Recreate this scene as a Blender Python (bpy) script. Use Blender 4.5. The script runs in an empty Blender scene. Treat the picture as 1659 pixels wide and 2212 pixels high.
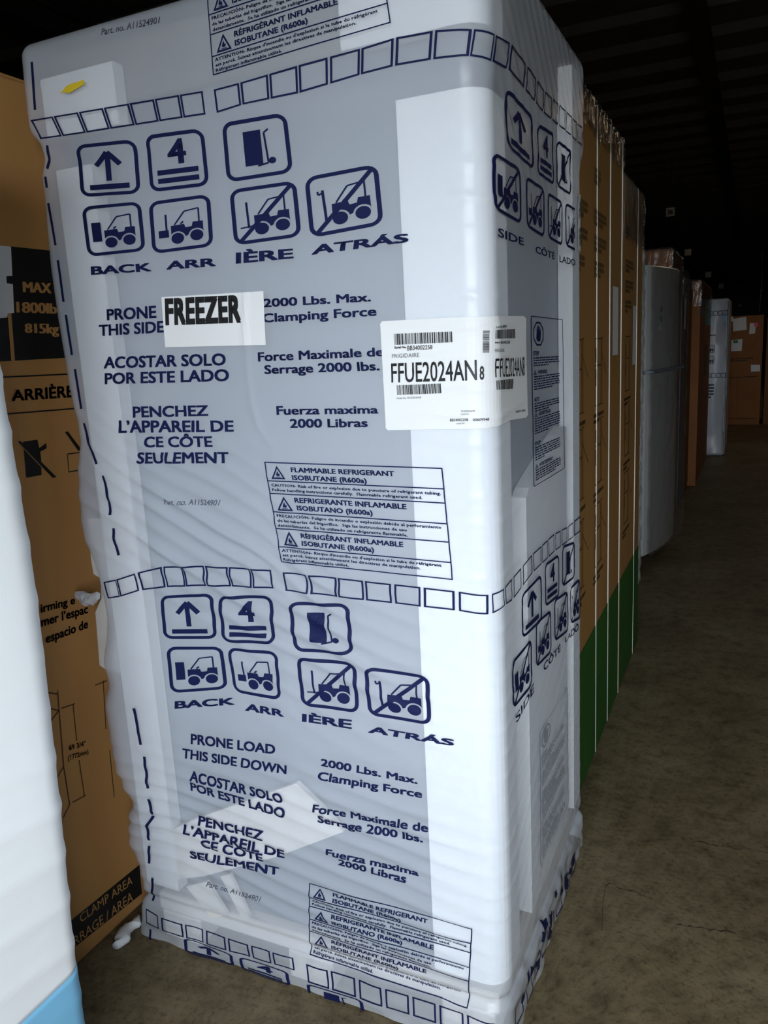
import bpy, bmesh, math, random
import numpy as np
from mathutils import Matrix, Vector
from mathutils.geometry import tessellate_polygon

sc = bpy.context.scene
COL = sc.collection
random.seed(7)
PI = math.pi

# ------------------------------------------------------------------ camera
CX, CY, FPX = 829.5, 1106.0, 1697.137
CAM = np.array([0.37223, -1.20571, 1.33632])
YAW, PITCH, ROLL = -0.44269174, -0.20659484, -0.05328775
_f = np.array([math.sin(YAW) * math.cos(PITCH), math.cos(YAW) * math.cos(PITCH), math.sin(PITCH)])
_r = np.cross(_f, [0, 0, 1]); _r /= np.linalg.norm(_r); _u = np.cross(_r, _f)
RR = _r * math.cos(ROLL) + _u * math.sin(ROLL)
UU = -_r * math.sin(ROLL) + _u * math.cos(ROLL)
cam_d = bpy.data.cameras.new('camera')
cam_d.sensor_width = 36.0
cam_d.sensor_fit = 'AUTO'
cam_d.lens = FPX * 36.0 / 2212.0
cam_d.clip_start = 0.02
cam_d.clip_end = 300
cam = bpy.data.objects.new('camera', cam_d)
COL.objects.link(cam)
cam.matrix_world = Matrix(((RR[0], UU[0], -_f[0], CAM[0]), (RR[1], UU[1], -_f[1], CAM[1]),
                           (RR[2], UU[2], -_f[2], CAM[2]), (0, 0, 0, 1)))
sc.camera = cam

# ------------------------------------------------------------------ light and exposure
SKY = (0.83, 0.92, 1.0)
SKY_STRENGTH = 15.8
world = bpy.data.worlds.new('overcast_sky')
sc.world = world
world.use_nodes = True
bg = world.node_tree.nodes['Background']
bg.inputs[0].default_value = (*SKY, 1)
bg.inputs[1].default_value = SKY_STRENGTH
# the open loading hatch in the wall behind the photographer: x range, height, wall plane
DOOR_X0, DOOR_X1, DOOR_Z0, DOOR_H, DOOR_Y = -0.15, 1.80, 0.70, 2.1, -2.2
pl = bpy.data.lights.new('door_portal', 'AREA')
pl.shape = 'RECTANGLE'
pl.size = DOOR_X1 - DOOR_X0
pl.size_y = DOOR_H - DOOR_Z0
pl.cycles.is_portal = True
plo = bpy.data.objects.new('door_portal', pl)
plo.location = ((DOOR_X0 + DOOR_X1) / 2, DOOR_Y - 0.12, (DOOR_H + DOOR_Z0) / 2)
plo.rotation_euler = (PI / 2, 0, 0)       # shines towards +Y
COL.objects.link(plo)
# warm high lamps over the far part of the hall
for ly in (9.5, 14.5):
    ld = bpy.data.lights.new('hall_lamp', 'AREA'); ld.shape = 'DISK'; ld.size = 0.35
    ld.energy = 8.0; ld.color = (1.0, 0.78, 0.52)
    lo_ = bpy.data.objects.new('hall_lamp', ld); lo_.location = (1.9, ly, 4.0); COL.objects.link(lo_)
vs = sc.view_settings
vs.view_transform = 'Standard'
vs.look = 'None'
vs.exposure = 0.0
vs.gamma = 1.0
vs.use_curve_mapping = False
sc.cycles.max_bounces = 5
sc.cycles.diffuse_bounces = 3
sc.cycles.glossy_bounces = 2
sc.cycles.transparent_max_bounces = 8
sc.cycles.use_adaptive_sampling = True
sc.cycles.adaptive_threshold = 0.04
sc.cycles.caustics_reflective = False
sc.cycles.caustics_refractive = False

# ------------------------------------------------------------------ materials
def mat(name, col, rough=0.6, spec=0.5, metal=0.0, col2=None, nscale=8.0, detail=4.0, bump=0.0, bscale=60.0, stretch=(1, 1, 1)):
    m = bpy.data.materials.new(name); m.use_nodes = True
    nt = m.node_tree; b = nt.nodes['Principled BSDF']
    b.inputs['Base Color'].default_value = (*col, 1)
    b.inputs['Roughness'].default_value = rough
    b.inputs['Specular IOR Level'].default_value = spec
    b.inputs['Metallic'].default_value = metal
    tc = nt.nodes.new('ShaderNodeTexCoord'); mp = nt.nodes.new('ShaderNodeMapping')
    nt.links.new(tc.outputs['Object'], mp.inputs['Vector']); mp.inputs['Scale'].default_value = stretch
    if col2:
        n = nt.nodes.new('ShaderNodeTexNoise'); n.inputs['Scale'].default_value = nscale; n.inputs['Detail'].default_value = detail
        nt.links.new(mp.outputs[0], n.inputs['Vector'])
        r = nt.nodes.new('ShaderNodeValToRGB')
        r.color_ramp.elements[0].position = 0.35; r.color_ramp.elements[0].color = (*col, 1)
        r.color_ramp.elements[1].position = 0.68; r.color_ramp.elements[1].color = (*col2, 1)
        nt.links.new(n.outputs[0], r.inputs[0]); nt.links.new(r.outputs[0], b.inputs['Base Color'])
    if bump:
        n2 = nt.nodes.new('ShaderNodeTexNoise'); n2.inputs['Scale'].default_value = bscale; n2.inputs['Detail'].default_value = 5
        nt.links.new(mp.outputs[0], n2.inputs['Vector'])
        bp = nt.nodes.new('ShaderNodeBump'); bp.inputs['Strength'].default_value = bump; bp.inputs['Distance'].default_value = 0.01
        nt.links.new(n2.outputs[0], bp.inputs['Height']); nt.links.new(bp.outputs[0], b.inputs['Normal'])
    return m

def film_mat(name, col, fac, rough, bump, bscale, stretch=(1, 1, 1), dist=0.004):
    m = mat(name, col, rough, 0.5, bump=bump, bscale=bscale, stretch=stretch)
    nt = m.node_tree; b = nt.nodes['Principled BSDF']
    for n in nt.nodes:
        if n.type == 'BUMP': n.inputs['Distance'].default_value = dist
    t = nt.nodes.new('ShaderNodeBsdfTransparent'); t.inputs[0].default_value = (1, 1, 1, 1)
    mx = nt.nodes.new('ShaderNodeMixShader'); mx.inputs[0].default_value = fac
    nt.links.new(t.outputs[0], mx.inputs[1]); nt.links.new(b.outputs[0], mx.inputs[2])
    nt.links.new(mx.outputs[0], nt.nodes['Material Output'].inputs[0])
    return m

M = {}
M['film'] = film_mat('milky_film', (0.80, 0.84, 0.92), 0.40, 0.26, 0.12, 26.0, (1, 1, 2.2))
M['clear'] = film_mat('clear_film', (0.75, 0.74, 0.70), 0.07, 0.10, 0.9, 22.0, (1, 1, .6), 0.01)
def add_sheen(m, k_):
    nt = m.node_tree; out = nt.nodes['Material Output']; src = out.inputs[0].links[0].from_socket
    g = nt.nodes.new('ShaderNodeBsdfGlossy'); g.inputs['Roughness'].default_value = .08
    for n in nt.nodes:
        if n.type == 'BUMP': nt.links.new(n.outputs[0], g.inputs['Normal'])
    fr_ = nt.nodes.new('ShaderNodeFresnel'); fr_.inputs[0].default_value = 1.5
    mu = nt.nodes.new('ShaderNodeMath'); mu.operation = 'MULTIPLY'; mu.inputs[1].default_value = k_
    mx = nt.nodes.new('ShaderNodeMixShader')
    nt.links.new(fr_.outputs[0], mu.inputs[0]); nt.links.new(mu.outputs[0], mx.inputs[0]); nt.links.new(src, mx.inputs[1]); nt.links.new(g.outputs[0], mx.inputs[2]); nt.links.new(mx.outputs[0], out.inputs[0])
add_sheen(M['clear'], .6)
M['clear2'] = film_mat('cloudy_film', (0.72, 0.72, 0.70), 0.5, 0.12, 0.9, 30.0, (1, 1, .5), 0.01)
M['ink'] = mat('navy_ink', (0.008, 0.012, 0.060), 0.6, 0.15)
M['ink_grey'] = mat('thin_grey_ink', (0.10, 0.11, 0.15), 0.5)
M['ink_faint'] = mat('faint_blue_grey_ink', (0.30, 0.32, 0.38), 0.6, 0.2)
M['foam'] = mat('white_foam', (0.86, 0.87, 0.88), 0.8, 0.2, col2=(0.80, 0.81, 0.83), nscale=90, bump=0.15, bscale=260)
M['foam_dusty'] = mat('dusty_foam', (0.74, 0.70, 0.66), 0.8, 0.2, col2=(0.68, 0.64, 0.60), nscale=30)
M['steel_grey'] = mat('grey_cabinet_paint', (0.13, 0.155, 0.20), 0.45, 0.4, col2=(0.15, 0.175, 0.225), nscale=3)
M['cap_board'] = mat('grey_brown_cap_board', (0.15, 0.135, 0.12), 0.8, 0.3, col2=(0.18, 0.165, 0.145), nscale=9)
M['paper'] = mat('label_paper', (0.78, 0.78, 0.78), 0.55, 0.4, bump=0.05, bscale=40)
M['black'] = mat('black_print', (0.012, 0.012, 0.013), 0.5, 0.4)
M['thin_black'] = mat('faint_black_print', (0.10, 0.10, 0.10), 0.5, 0.4)
M['yellow'] = mat('yellow_tape', (0.80, 0.58, 0.03), 0.5)
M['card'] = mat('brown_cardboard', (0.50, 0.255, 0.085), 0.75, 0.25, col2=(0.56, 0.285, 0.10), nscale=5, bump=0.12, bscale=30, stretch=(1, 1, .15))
M['card_shaded'] = mat('shaded_row_cardboard', (0.36, 0.180, 0.052), 0.75, 0.25, col2=(0.41, 0.205, 0.062), nscale=5, bump=0.12, bscale=30, stretch=(1, 1, .15))  # same cardboard, darkened: the row's weaker light is put into its colour
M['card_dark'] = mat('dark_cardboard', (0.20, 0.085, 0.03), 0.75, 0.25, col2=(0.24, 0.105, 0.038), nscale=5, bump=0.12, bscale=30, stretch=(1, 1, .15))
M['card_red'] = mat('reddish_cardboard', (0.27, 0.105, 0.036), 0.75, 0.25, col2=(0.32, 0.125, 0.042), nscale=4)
M['card_edge'] = mat('cardboard_edge', (0.30, 0.15, 0.05), 0.8)
M['card_black'] = mat('carton_black_ink', (0.012, 0.011, 0.010), 0.6, 0.35)
M['card_print'] = mat('carton_brown_ink', (0.16, 0.085, 0.03), 0.7, 0.25)
M['card_thin'] = mat('carton_thin_ink', (0.09, 0.045, 0.018), 0.7, 0.25)
M['green'] = mat('carton_green_print', (0.025, 0.105, 0.012), 0.7, 0.25, col2=(0.03, 0.125, 0.016), nscale=6)
M['strap'] = mat('white_strap', (0.80, 0.78, 0.72), 0.5)
M['tape'] = mat('clear_tape', (0.44, 0.27, 0.11), 0.25, 0.5)
M['white_film'] = mat('white_stretch_film', (0.95, 0.955, 0.96), 0.4, 0.4, bump=0.10, bscale=9, stretch=(1, 1, 4))
M['blue_film'] = mat('light_blue_print', (0.23, 0.55, 0.80), 0.35, 0.4)
M['silver'] = mat('silver_door', (0.68, 0.68, 0.66), 0.32, 0.5, metal=0.15, col2=(0.74, 0.74, 0.71), nscale=2)
M['fridge_side'] = mat('pale_grey_cabinet', (0.58, 0.60, 0.62), 0.4)
M['dark_plastic'] = mat('dark_plastic', (0.02, 0.02, 0.022), 0.5)
M['blue_plastic'] = mat('grey_blue_handle', (0.30, 0.36, 0.43), 0.35)
M['navy_wrap'] = mat('navy_wrapped_board', (0.035, 0.038, 0.085), 0.4)
M['teal_tape'] = mat('teal_tape', (0.05, 0.24, 0.19), 0.4)
M['blue_tape'] = mat('blue_tape', (0.06, 0.20, 0.42), 0.4)
M['grey_wrap'] = film_mat('grey_white_film', (0.66, 0.67, 0.70), 0.75, 0.3, 0.3, 20)
M['pink'] = mat('pink_sticker', (0.85, 0.06, 0.18), 0.5)
M['green_ink'] = mat('green_logo_ink', (0.02, 0.16, 0.04), 0.5)
M['floor'] = mat('worn_concrete', (0.105, 0.085, 0.05), 0.55, 0.35)
M['wall'] = mat('dim_block_wall', (0.20, 0.18, 0.155), 0.85, 0.2, col2=(0.25, 0.22, 0.19), nscale=2)
M['deck'] = mat('dark_roof_deck', (0.13, 0.115, 0.10), 0.8, 0.2, col2=(0.16, 0.14, 0.12), nscale=1.2)
M['beam'] = mat('dark_steel_beam', (0.06, 0.052, 0.045), 0.7, 0.2)
M['frame'] = mat('door_frame_paint', (0.35, 0.34, 0.31), 0.6)
M['asphalt'] = mat('yard_concrete', (0.30, 0.29, 0.27), 0.9, col2=(0.36, 0.35, 0.33), nscale=1.5)
M['wire'] = mat('hanging_wire', (0.10, 0.10, 0.10), 0.5)

def floor_nodes():
    nt = M['floor'].node_tree; b = nt.nodes['Principled BSDF']
    tc = nt.nodes.new('ShaderNodeTexCoord')
    def noise(scale, det, rough=.6):
        n = nt.nodes.new('ShaderNodeTexNoise'); n.inputs['Scale'].default_value = scale
        n.inputs['Detail'].default_value = det; n.inputs['Roughness'].default_value = rough
        nt.links.new(tc.outputs['Object'], n.inputs['Vector']); return n
    def ramp(n, stops):
        r = nt.nodes.new('ShaderNodeValToRGB'); e = r.color_ramp.elements
        e[0].position, e[0].color = stops[0][0], (*stops[0][1], 1)
        e[1].position, e[1].color = stops[-1][0], (*stops[-1][1], 1)
        for p_, c_ in stops[1:-1]:
            k = e.new(p_); k.color = (*c_, 1)
        nt.links.new(n.outputs[0], r.inputs[0]); return r
    def mult(a, c):
        m = nt.nodes.new('ShaderNodeMix'); m.data_type = 'RGBA'; m.blend_type = 'MULTIPLY'; m.inputs[0].default_value = 1
        nt.links.new(a.outputs[0] if a.type != 'MIX' else a.outputs[2], m.inputs[6]); nt.links.new(c.outputs[0], m.inputs[7]); return m
    big = ramp(noise(2.3, 6), [(.30, (.115, .082, .043)), (.5, (.170, .130, .072)), (.72, (.225, .182, .108))])
    mid = ramp(noise(17, 8, .7), [(.34, (.55, .52, .48)), (.5, (.92, .92, .9)), (.68, (1.15, 1.15, 1.15))])
    fine = ramp(noise(70, 6, .75), [(.36, (.55, .54, .5)), (.48, (1, 1, 1)), (.7, (1.08, 1.08, 1.06))])
    m = mult(mult(big, mid), fine)
    nt.links.new(m.outputs[2], b.inputs['Base Color'])
    bp = nt.nodes.new('ShaderNodeBump'); bp.inputs['Strength'].default_value = .12; bp.inputs['Distance'].default_value = .01
    nt.links.new(noise(90, 5).outputs[0], bp.inputs['Height']); nt.links.new(bp.outputs[0], b.inputs['Normal'])
floor_nodes()

# ------------------------------------------------------------------ object helpers
def tag(o, label, cat, group=None):
    o['label'] = label; o['category'] = cat
    if group: o['group'] = group
    return o

def thing(name, label, cat, loc=(0, 0, 0), rz=0.0, group=None):
    o = bpy.data.objects.new(name, None); COL.objects.link(o)
    o.location = loc; o.rotation_euler = (0, 0, rz); o.empty_display_size = .1
    return tag(o, label, cat, group)

def mesh_obj(name, verts, faces, m, parent=None, smooth=False):
    me = bpy.data.meshes.new(name); me.from_pydata([tuple(map(float, v)) for v in verts], [], [tuple(f) for f in faces]); me.update()
    me.materials.append(M[m] if isinstance(m, str) else m)
    if smooth: me.polygons.foreach_set('use_smooth', [True] * len(me.polygons))
    o = bpy.data.objects.new(name, me); COL.objects.link(o)
    if parent: o.parent = parent
    return o

def bm_obj(name, bm, m, parent=None, smooth=False):
    me = bpy.data.meshes.new(name); bm.to_mesh(me); bm.free()
    me.materials.append(M[m] if isinstance(m, str) else m)
    if smooth: me.polygons.foreach_set('use_smooth', [True] * len(me.polygons))
    o = bpy.data.objects.new(name, me); COL.objects.link(o)
    if parent: o.parent = parent
    return o

def bm_box(bm, x0, x1, y0, y1, z0, z1, bev=0.0, seg=2):
    vs_ = [bm.verts.new(p) for p in ((x0, y0, z0), (x1, y0, z0), (x1, y1, z0), (x0, y1, z0), (x0, y0, z1), (x1, y0, z1), (x1, y1, z1), (x0, y1, z1))]
    fs = [bm.faces.new([vs_[i] for i in f]) for f in ((3, 2, 1, 0), (4, 5, 6, 7), (0, 1, 5, 4), (1, 2, 6, 5), (2, 3, 7, 6), (3, 0, 4, 7))]
    if bev:
        es = list({e for f in fs for e in f.edges})
        bmesh.ops.bevel(bm, geom=es, offset=bev, segments=seg, affect='EDGES', profile=.5)

def box(name, dims, m, parent=None, bev=0.0, seg=2):
    bm = bmesh.new(); bm_box(bm, *dims, bev=bev, seg=seg)
    return bm_obj(name, bm, m, parent)

def prism(name, pts, axis, a0, a1, m, parent=None):
    """extrude a 2-D outline along an axis (0: pts are (y,z); 1: (x,z); 2: (x,y))"""
    def p3(p, a): return {0: (a, p[0], p[1]), 1: (p[0], a, p[1]), 2: (p[0], p[1], a)}[axis]
    n = len(pts)
    v = [p3(p, a0) for p in pts] + [p3(p, a1) for p in pts]
    tr = tessellate_polygon([[Vector((p[0], p[1], 0)) for p in pts]])
    f = [tuple(t) for t in tr] + [tuple(i + n for i in reversed(t)) for t in tr]
    f += [(i, (i + 1) % n, (i + 1) % n + n, i + n) for i in range(n)]
    o = mesh_obj(name, v, f, m, parent)
    bm = bmesh.new(); bm.from_mesh(o.data); bmesh.ops.recalc_face_normals(bm, faces=bm.faces[:]); bm.to_mesh(o.data); bm.free()
    return o

def struct(o):
    o['kind'] = 'structure'; return o

# ------------------------------------------------------------------ picture point -> surface point
def ray(px, py):
    return _f + RR * ((px - CX) / FPX) - UU * ((py - CY) / FPX)

def on_plane(px, py, ax, v):
    d = ray(px, py); t = (v - CAM[ax]) / d[ax]; return CAM + t * d

# ------------------------------------------------------------------ the wrapping film: a real surface (s = distance around the box, z)
W, D, H = 0.892, 0.720, 1.930
RC, RL, RF = 0.042, 0.022, 0.030           # corner radii: near, left, far

def hash2(ix, iy, seed):
    n = (ix.astype(np.int64) * 374761393 + iy.astype(np.int64) * 668265263 + seed * 144269) & 0xffffffff
    n = ((n ^ (n >> 13)) * 1274126177) & 0xffffffff
    return ((n ^ (n >> 16)) & 0xffff) / 65535.0

def vnoise(x, y, seed=0):
    x = np.asarray(x, float); y = np.asarray(y, float)
    ix, iy = np.floor(x), np.floor(y); fx, fy = x - ix, y - iy
    fx = fx * fx * (3 - 2 * fx); fy = fy * fy * (3 - 2 * fy)
    a, b = hash2(ix, iy, seed), hash2(ix + 1, iy, seed)
    c, d = hash2(ix, iy + 1, seed), hash2(ix + 1, iy + 1, seed)
    return (a * (1 - fx) + b * fx) * (1 - fy) + (c * (1 - fx) + d * fx) * fy

def sstep(x, a, b):
    t = np.clip((x - a) / (b - a), 0, 1); return t * t * (3 - 2 * t)

_LEFT_PX = [(54, 82), (59, 139), (70, 253), (76, 291), (99, 312), (105, 346), (91, 376), (97, 422), (105, 520), (112, 590), (125, 681), (143, 789),
            (155, 861), (170, 916), (175, 966), (170, 988), (172, 1024), (181, 1086), (188, 1133), (205, 1187), (226, 1227), (236, 1262), (249, 1314), (258.6, 1383),
            (254, 1431), (264.5, 1475), (255, 1520), (263, 1594), (274.6, 1648), (297.5, 1703), (316, 1726), (304, 1749), (297.5, 1813), (307, 1841), (311, 1932), (307, 2005)]
_lp = np.array([on_plane(x, y, 1, 0.012)[[2, 0]] for x, y in _LEFT_PX])
_o = np.argsort(_lp[:, 0]); _LZ, _LS = _lp[_o, 0], _lp[_o, 1]
_zz = np.linspace(-.05, 2.0, 800)
_ss = np.interp(_zz, _LZ, _LS)
_ss = np.convolve(np.pad(_ss, 4, mode='edge'), np.ones(9) / 9, 'valid')

_sp = np.array([on_plane(x, y, 1, 0)[[2, 0]] for x, y in ((590, 965), (560, 925), (545, 880), (535, 800), (531, 720), (532, 640), (534, 560))])
_SZ, _SS = _sp[:, 0], _sp[:, 1]
def left_edge(z): return np.interp(z, _zz, _ss)

def ridge(t, lam, sharp): return (0.5 + 0.5 * np.sin(2 * PI * t / lam)) ** sharp

def disp(s, z):
    """outward billow and creases of the film, metres"""
    n1 = vnoise(s * 4 + 9, z * 4, 1); n2 = vnoise(s * 9, z * 9, 2)
    d = 0.0006 + 0.0008 * vnoise(s * 14, z * 30, 5)
    # folds pulled down and right from the torn left edge
    dl = s - left_edge(z)
    m1 = np.exp(-((s + .62) / .26) ** 2 - ((z - 1.0 + .25 * (s + .62)) / .15) ** 2)
    t1 = .50 * s + .86 * z + .05 * n1
    d = d + .0092 * m1 * ridge(t1 + .012 * n2, .038, 2) * (.35 + .9 * vnoise(s * 3, t1 * 28, 8))
    m1b = np.exp(-((s + .35) / .22) ** 2 - ((z - .80 + .2 * (s + .35)) / .16) ** 2)
    t1b = .35 * s + .93 * z + .04 * n1
    d = d + .0055 * m1b * ridge(t1b + .01 * n2, .042, 2) * (.3 + vnoise(s * 3, t1b * 25, 9))
    # sagging horizontal folds low down
    m2 = sstep(z, .60, .40) * sstep(z, .10, .16) * sstep(s, .05, -.15)
    t2 = z + .16 * s + .10 * (s + .55) ** 2 + .03 * n1
    d = d + .0044 * m2 * ridge(t2 + .008 * n2, .040, 2) * (.25 + vnoise(s * 2.5, t2 * 26, 3))
    # small stretch creases across the near corner post
    m3 = np.exp(-((s + .02) / .15) ** 2) * sstep(z, 1.72, 1.55) * sstep(z, .1, .2)
    t3 = z - .10 * np.abs(s) + .02 * n1
    d = d + .0016 * m3 * ridge(t3 + .006 * n2, .047, 6) * (.2 + 1.2 * vnoise(s * 5, t3 * 22, 4))
    m3b = sstep(s, .0, .06) * sstep(z, 1.0, .6)
    t3b = z - .5 * s + .03 * n1
    d = d + .0009 * m3b * ridge(t3b + .006 * n2, .050, 3) * vnoise(s * 6, t3b * 25, 6)
    # taut diagonal creases high on the aisle side
    m4 = sstep(s, .02, .10) * sstep(z, 1.52, 1.70)
    t4 = .75 * z + .66 * s + .015 * n1
    d = d + .0020 * m4 * ridge(t4 + .006 * n2, .036, 3) * vnoise(s * 5, t4 * 28, 7)
    # loose bag along the left edge
    m5 = sstep(z, 1.15, .95) * sstep(z, .12, .3) * np.exp(-(dl / .075) ** 2)
    d = d + .022 * m5 * (.4 + .9 * vnoise(s * 8, z * 7, 11)) + .006 * m5 * vnoise(s * 35, z * 18, 12)
    # crease where the foot of the wrap is folded, crumpled hem below
    d = d + .006 * sstep(z, .105, .085) * vnoise(s * 22, z * 45, 13) - .010 * np.exp(-((z - .108) / .012) ** 2)
    m6 = sstep(s, .0, .1) * sstep(z, .16, .10)
    d = d + .006 * m6 * vnoise(s * 30, z * 40, 14)
    # welded seam down the middle of the broad side
    sc_ = np.interp(z, _SZ, _SS); d = d + .0022 * np.exp(-((s - sc_) / .007) ** 2) * sstep(z, 1.13, 1.2) * sstep(z, 1.5, 1.42)
    # step under the top cap
    d = d + .008 * sstep(z, 1.70, 1.745) * (1 - .7 * sstep(s, -.3, 0.0) * sstep(s, .12, 0))
    return d

class Film:
    cut = 0.0065
    def coords(self, px, py):
        d = ray(px, py)
        P = CAM + d * (-CAM[1] / d[1])
        if P[0] <= -RC: return (P[0], P[2])
        if d[0] < 0:
            Q = CAM + d * (-CAM[0] / d[0])
            if Q[1] >= RC: return (Q[1] + PI * RC / 2 - 2 * RC, Q[2])
        ox, oy = CAM[0] + RC, CAM[1] - RC
        a = d[0] ** 2 + d[1] ** 2; b = 2 * (ox * d[0] + oy * d[1]); c = ox * ox + oy * oy - RC * RC
        t = (-b - math.sqrt(max(b * b - 4 * a * c, 0))) / (2 * a)
        P = CAM + d * t
        return (-RC + math.atan2(P[0] + RC, -(P[1] - RC)) * RC, P[2])
    def map(self, s, z, off=0.0):
        s = np.asarray(s, float); z = np.asarray(z, float)
        h = disp(s, z) + off
        x = np.zeros_like(s); y = np.zeros_like(s); nx = np.zeros_like(s); ny = np.zeros_like(s)
        le = left_edge(z); dl = s - le
        yy = s - PI * RC / 2 + 2 * RC
        A = dl < RL
        a = np.clip((RL - dl) / RL, 0, PI / 2); ext = np.maximum((RL - dl) - RL * PI / 2, 0)
        x[A] = (le + RL - RL * np.sin(a))[A]; y[A] = (RL - RL * np.cos(a) + ext)[A]; nx[A] = -np.sin(a)[A]; ny[A] = -np.cos(a)[A]
        B = (~A) & (s <= -RC); x[B] = s[B]; ny[B] = -1
        Cm = (s > -RC) & (yy < RC); a = (s + RC) / RC
        x[Cm] = (-RC + RC * np.sin(a))[Cm]; y[Cm] = (RC - RC * np.cos(a))[Cm]; nx[Cm] = np.sin(a)[Cm]; ny[Cm] = -np.cos(a)[Cm]
        E_ = (yy >= RC) & (yy <= D - RF); y[E_] = yy[E_]; nx[E_] = 1
        G = yy > D - RF; a = np.clip((yy - (D - RF)) / RF, 0, PI / 2); ext = np.maximum(yy - (D - RF) - RF * PI / 2, 0)
        x[G] = (-RF + RF * np.cos(a) - ext)[G]; y[G] = (D - RF + RF * np.sin(a))[G]; nx[G] = np.cos(a)[G]; ny[G] = np.sin(a)[G]
        # rounded shoulder at the top
        k = np.clip((z - (H - .025)) / .025, 0, 1); inset = .025 * (1 - np.sqrt(np.maximum(1 - k * k, 0)))
        h = h - inset
        return np.stack([x + nx * h, y + ny * h, z], -1)

class Plane:
    cut = None
    def __init__(self, ax, v, sign): self.ax, self.v, self.sign = ax, v, sign
    def coords(self, px, py):
        P = on_plane(px, py, self.ax, self.v); return (P[1 if self.ax == 0 else 0], P[2])
    def map(self, s, z, off=0.0):
        s = np.asarray(s, float); z = np.asarray(z, float); c = np.full_like(s, self.v + self.sign * off)
        return np.stack([c, s, z], -1) if self.ax == 0 else np.stack([s, c, z], -1)

FILM = Film()

# ------------------------------------------------------------------ flat shapes for print
_tc = bpy.data.curves.new('type_setter', 'FONT'); _to = bpy.data.objects.new('type_setter', _tc); COL.objects.link(_to)
_tcache = {}
def glyphs(body, res=3, spacing=1.0, shear=0.0):
    k = (body, res, spacing, shear)
    if k not in _tcache:
        _tc.body = body; _tc.resolution_u = res; _tc.space_character = spacing; _tc.shear = shear
        bpy.context.view_layer.update()
        ev = _to.evaluated_get(bpy.context.evaluated_depsgraph_get()); me = ev.to_mesh()
        v = np.array([(p.co.x, p.co.y) for p in me.vertices]); f = [tuple(p.vertices) for p in me.polygons]
        ev.to_mesh_clear()
        x0, x1 = v[:, 0].min(), v[:, 0].max()
        v = np.stack([(v[:, 0] - x0) / (x1 - x0), v[:, 1] / .682], 1)
        _tcache[k] = (v, f, x1 - x0)
    return _tcache[k]

class Shape:
    def __init__(self): self.v = []; self.f = []
    def add(self, v, f):
        n = len(self.v); self.v += [tuple(p) for p in v]; self.f += [tuple(i + n for i in q) for q in f]; return self
    def poly(self, pts):
        tr = tessellate_polygon([[Vector((p[0], p[1], 0)) for p in pts]])
        return self.add(pts, tr)
    def rect(self, x0, y0, x1, y1): return self.add([(x0, y0), (x1, y0), (x1, y1), (x0, y1)], [(0, 1, 2, 3)])
    def line(self, p, q, th, asp=1.0):
        dx, dy = q[0] - p[0], (q[1] - p[1]) / asp; l = math.hypot(dx, dy); nx, ny = -dy / l * th / 2, dx / l * th / 2 * asp
        return self.add([(p[0] + nx, p[1] + ny), (p[0] - nx, p[1] - ny), (q[0] - nx, q[1] - ny), (q[0] + nx, q[1] + ny)], [(0, 1, 2, 3)])
    def lines(self, pts, th, asp=1.0):
        for a, b in zip(pts, pts[1:]): self.line(a, b, th, asp)
        return self
    def disc(self, c, rx, ry=None, n=16):
        ry = ry or rx
        return self.add([(c[0] + rx * math.cos(2 * PI * i / n), c[1] + ry * math.sin(2 * PI * i / n)) for i in range(n)], [tuple(range(n))])
    def ring(self, out, inn):
        n = len(out); return self.add(list(out) + list(inn), [(i, (i + 1) % n, (i + 1) % n + n, i + n) for i in range(n)])
    def rrect(self, x0, y0, x1, y1, r, tx, ty=None, asp=1.0):
        ty = ty or tx
        def path(x0, y0, x1, y1, rx, ry):
            o = []
            for cx_, cy_, a0 in ((x1 - rx, y1 - ry, 0), (x0 + rx, y1 - ry, 90), (x0 + rx, y0 + ry, 180), (x1 - rx, y0 + ry, 270)):
                for k in range(6):
                    a = math.radians(a0 + 18 * k); o.append((cx_ + rx * math.cos(a), cy_ + ry * math.sin(a)))
            return o
        return self.ring(path(x0, y0, x1, y1, r, r * asp), path(x0 + tx, y0 + ty, x1 - tx, y1 - ty, max(r - tx, .002), max(r * asp - ty, .002)))
    def text(self, body, x0, y0, x1, y1, bold=.02, res=2, spacing=1.0, shear=0.0):
        """set a line of type; weight is added by overprinting shifted copies"""
        v, f, wd = glyphs(body, res, spacing, shear)
        bx, by = bold / wd, bold / .682 * .7
        for kx, ky in (((-1, -1), (1, -1), (1, 1), (-1, 1)) if bold > .006 else ((0, 0),)):
            self.add(np.stack([x0 + (bx + kx * bx + v[:, 0] * (1 - 2 * bx)) * (x1 - x0), y0 + (by + ky * by + v[:, 1] * (1 - 2 * by)) * (y1 - y0)], 1), f)
        return self
    def put(self, other, x0, y0, x1, y1):
        return self.add([(x0 + p[0] * (x1 - x0), y0 + p[1] * (y1 - y0)) for p in other.v], other.f)

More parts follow.
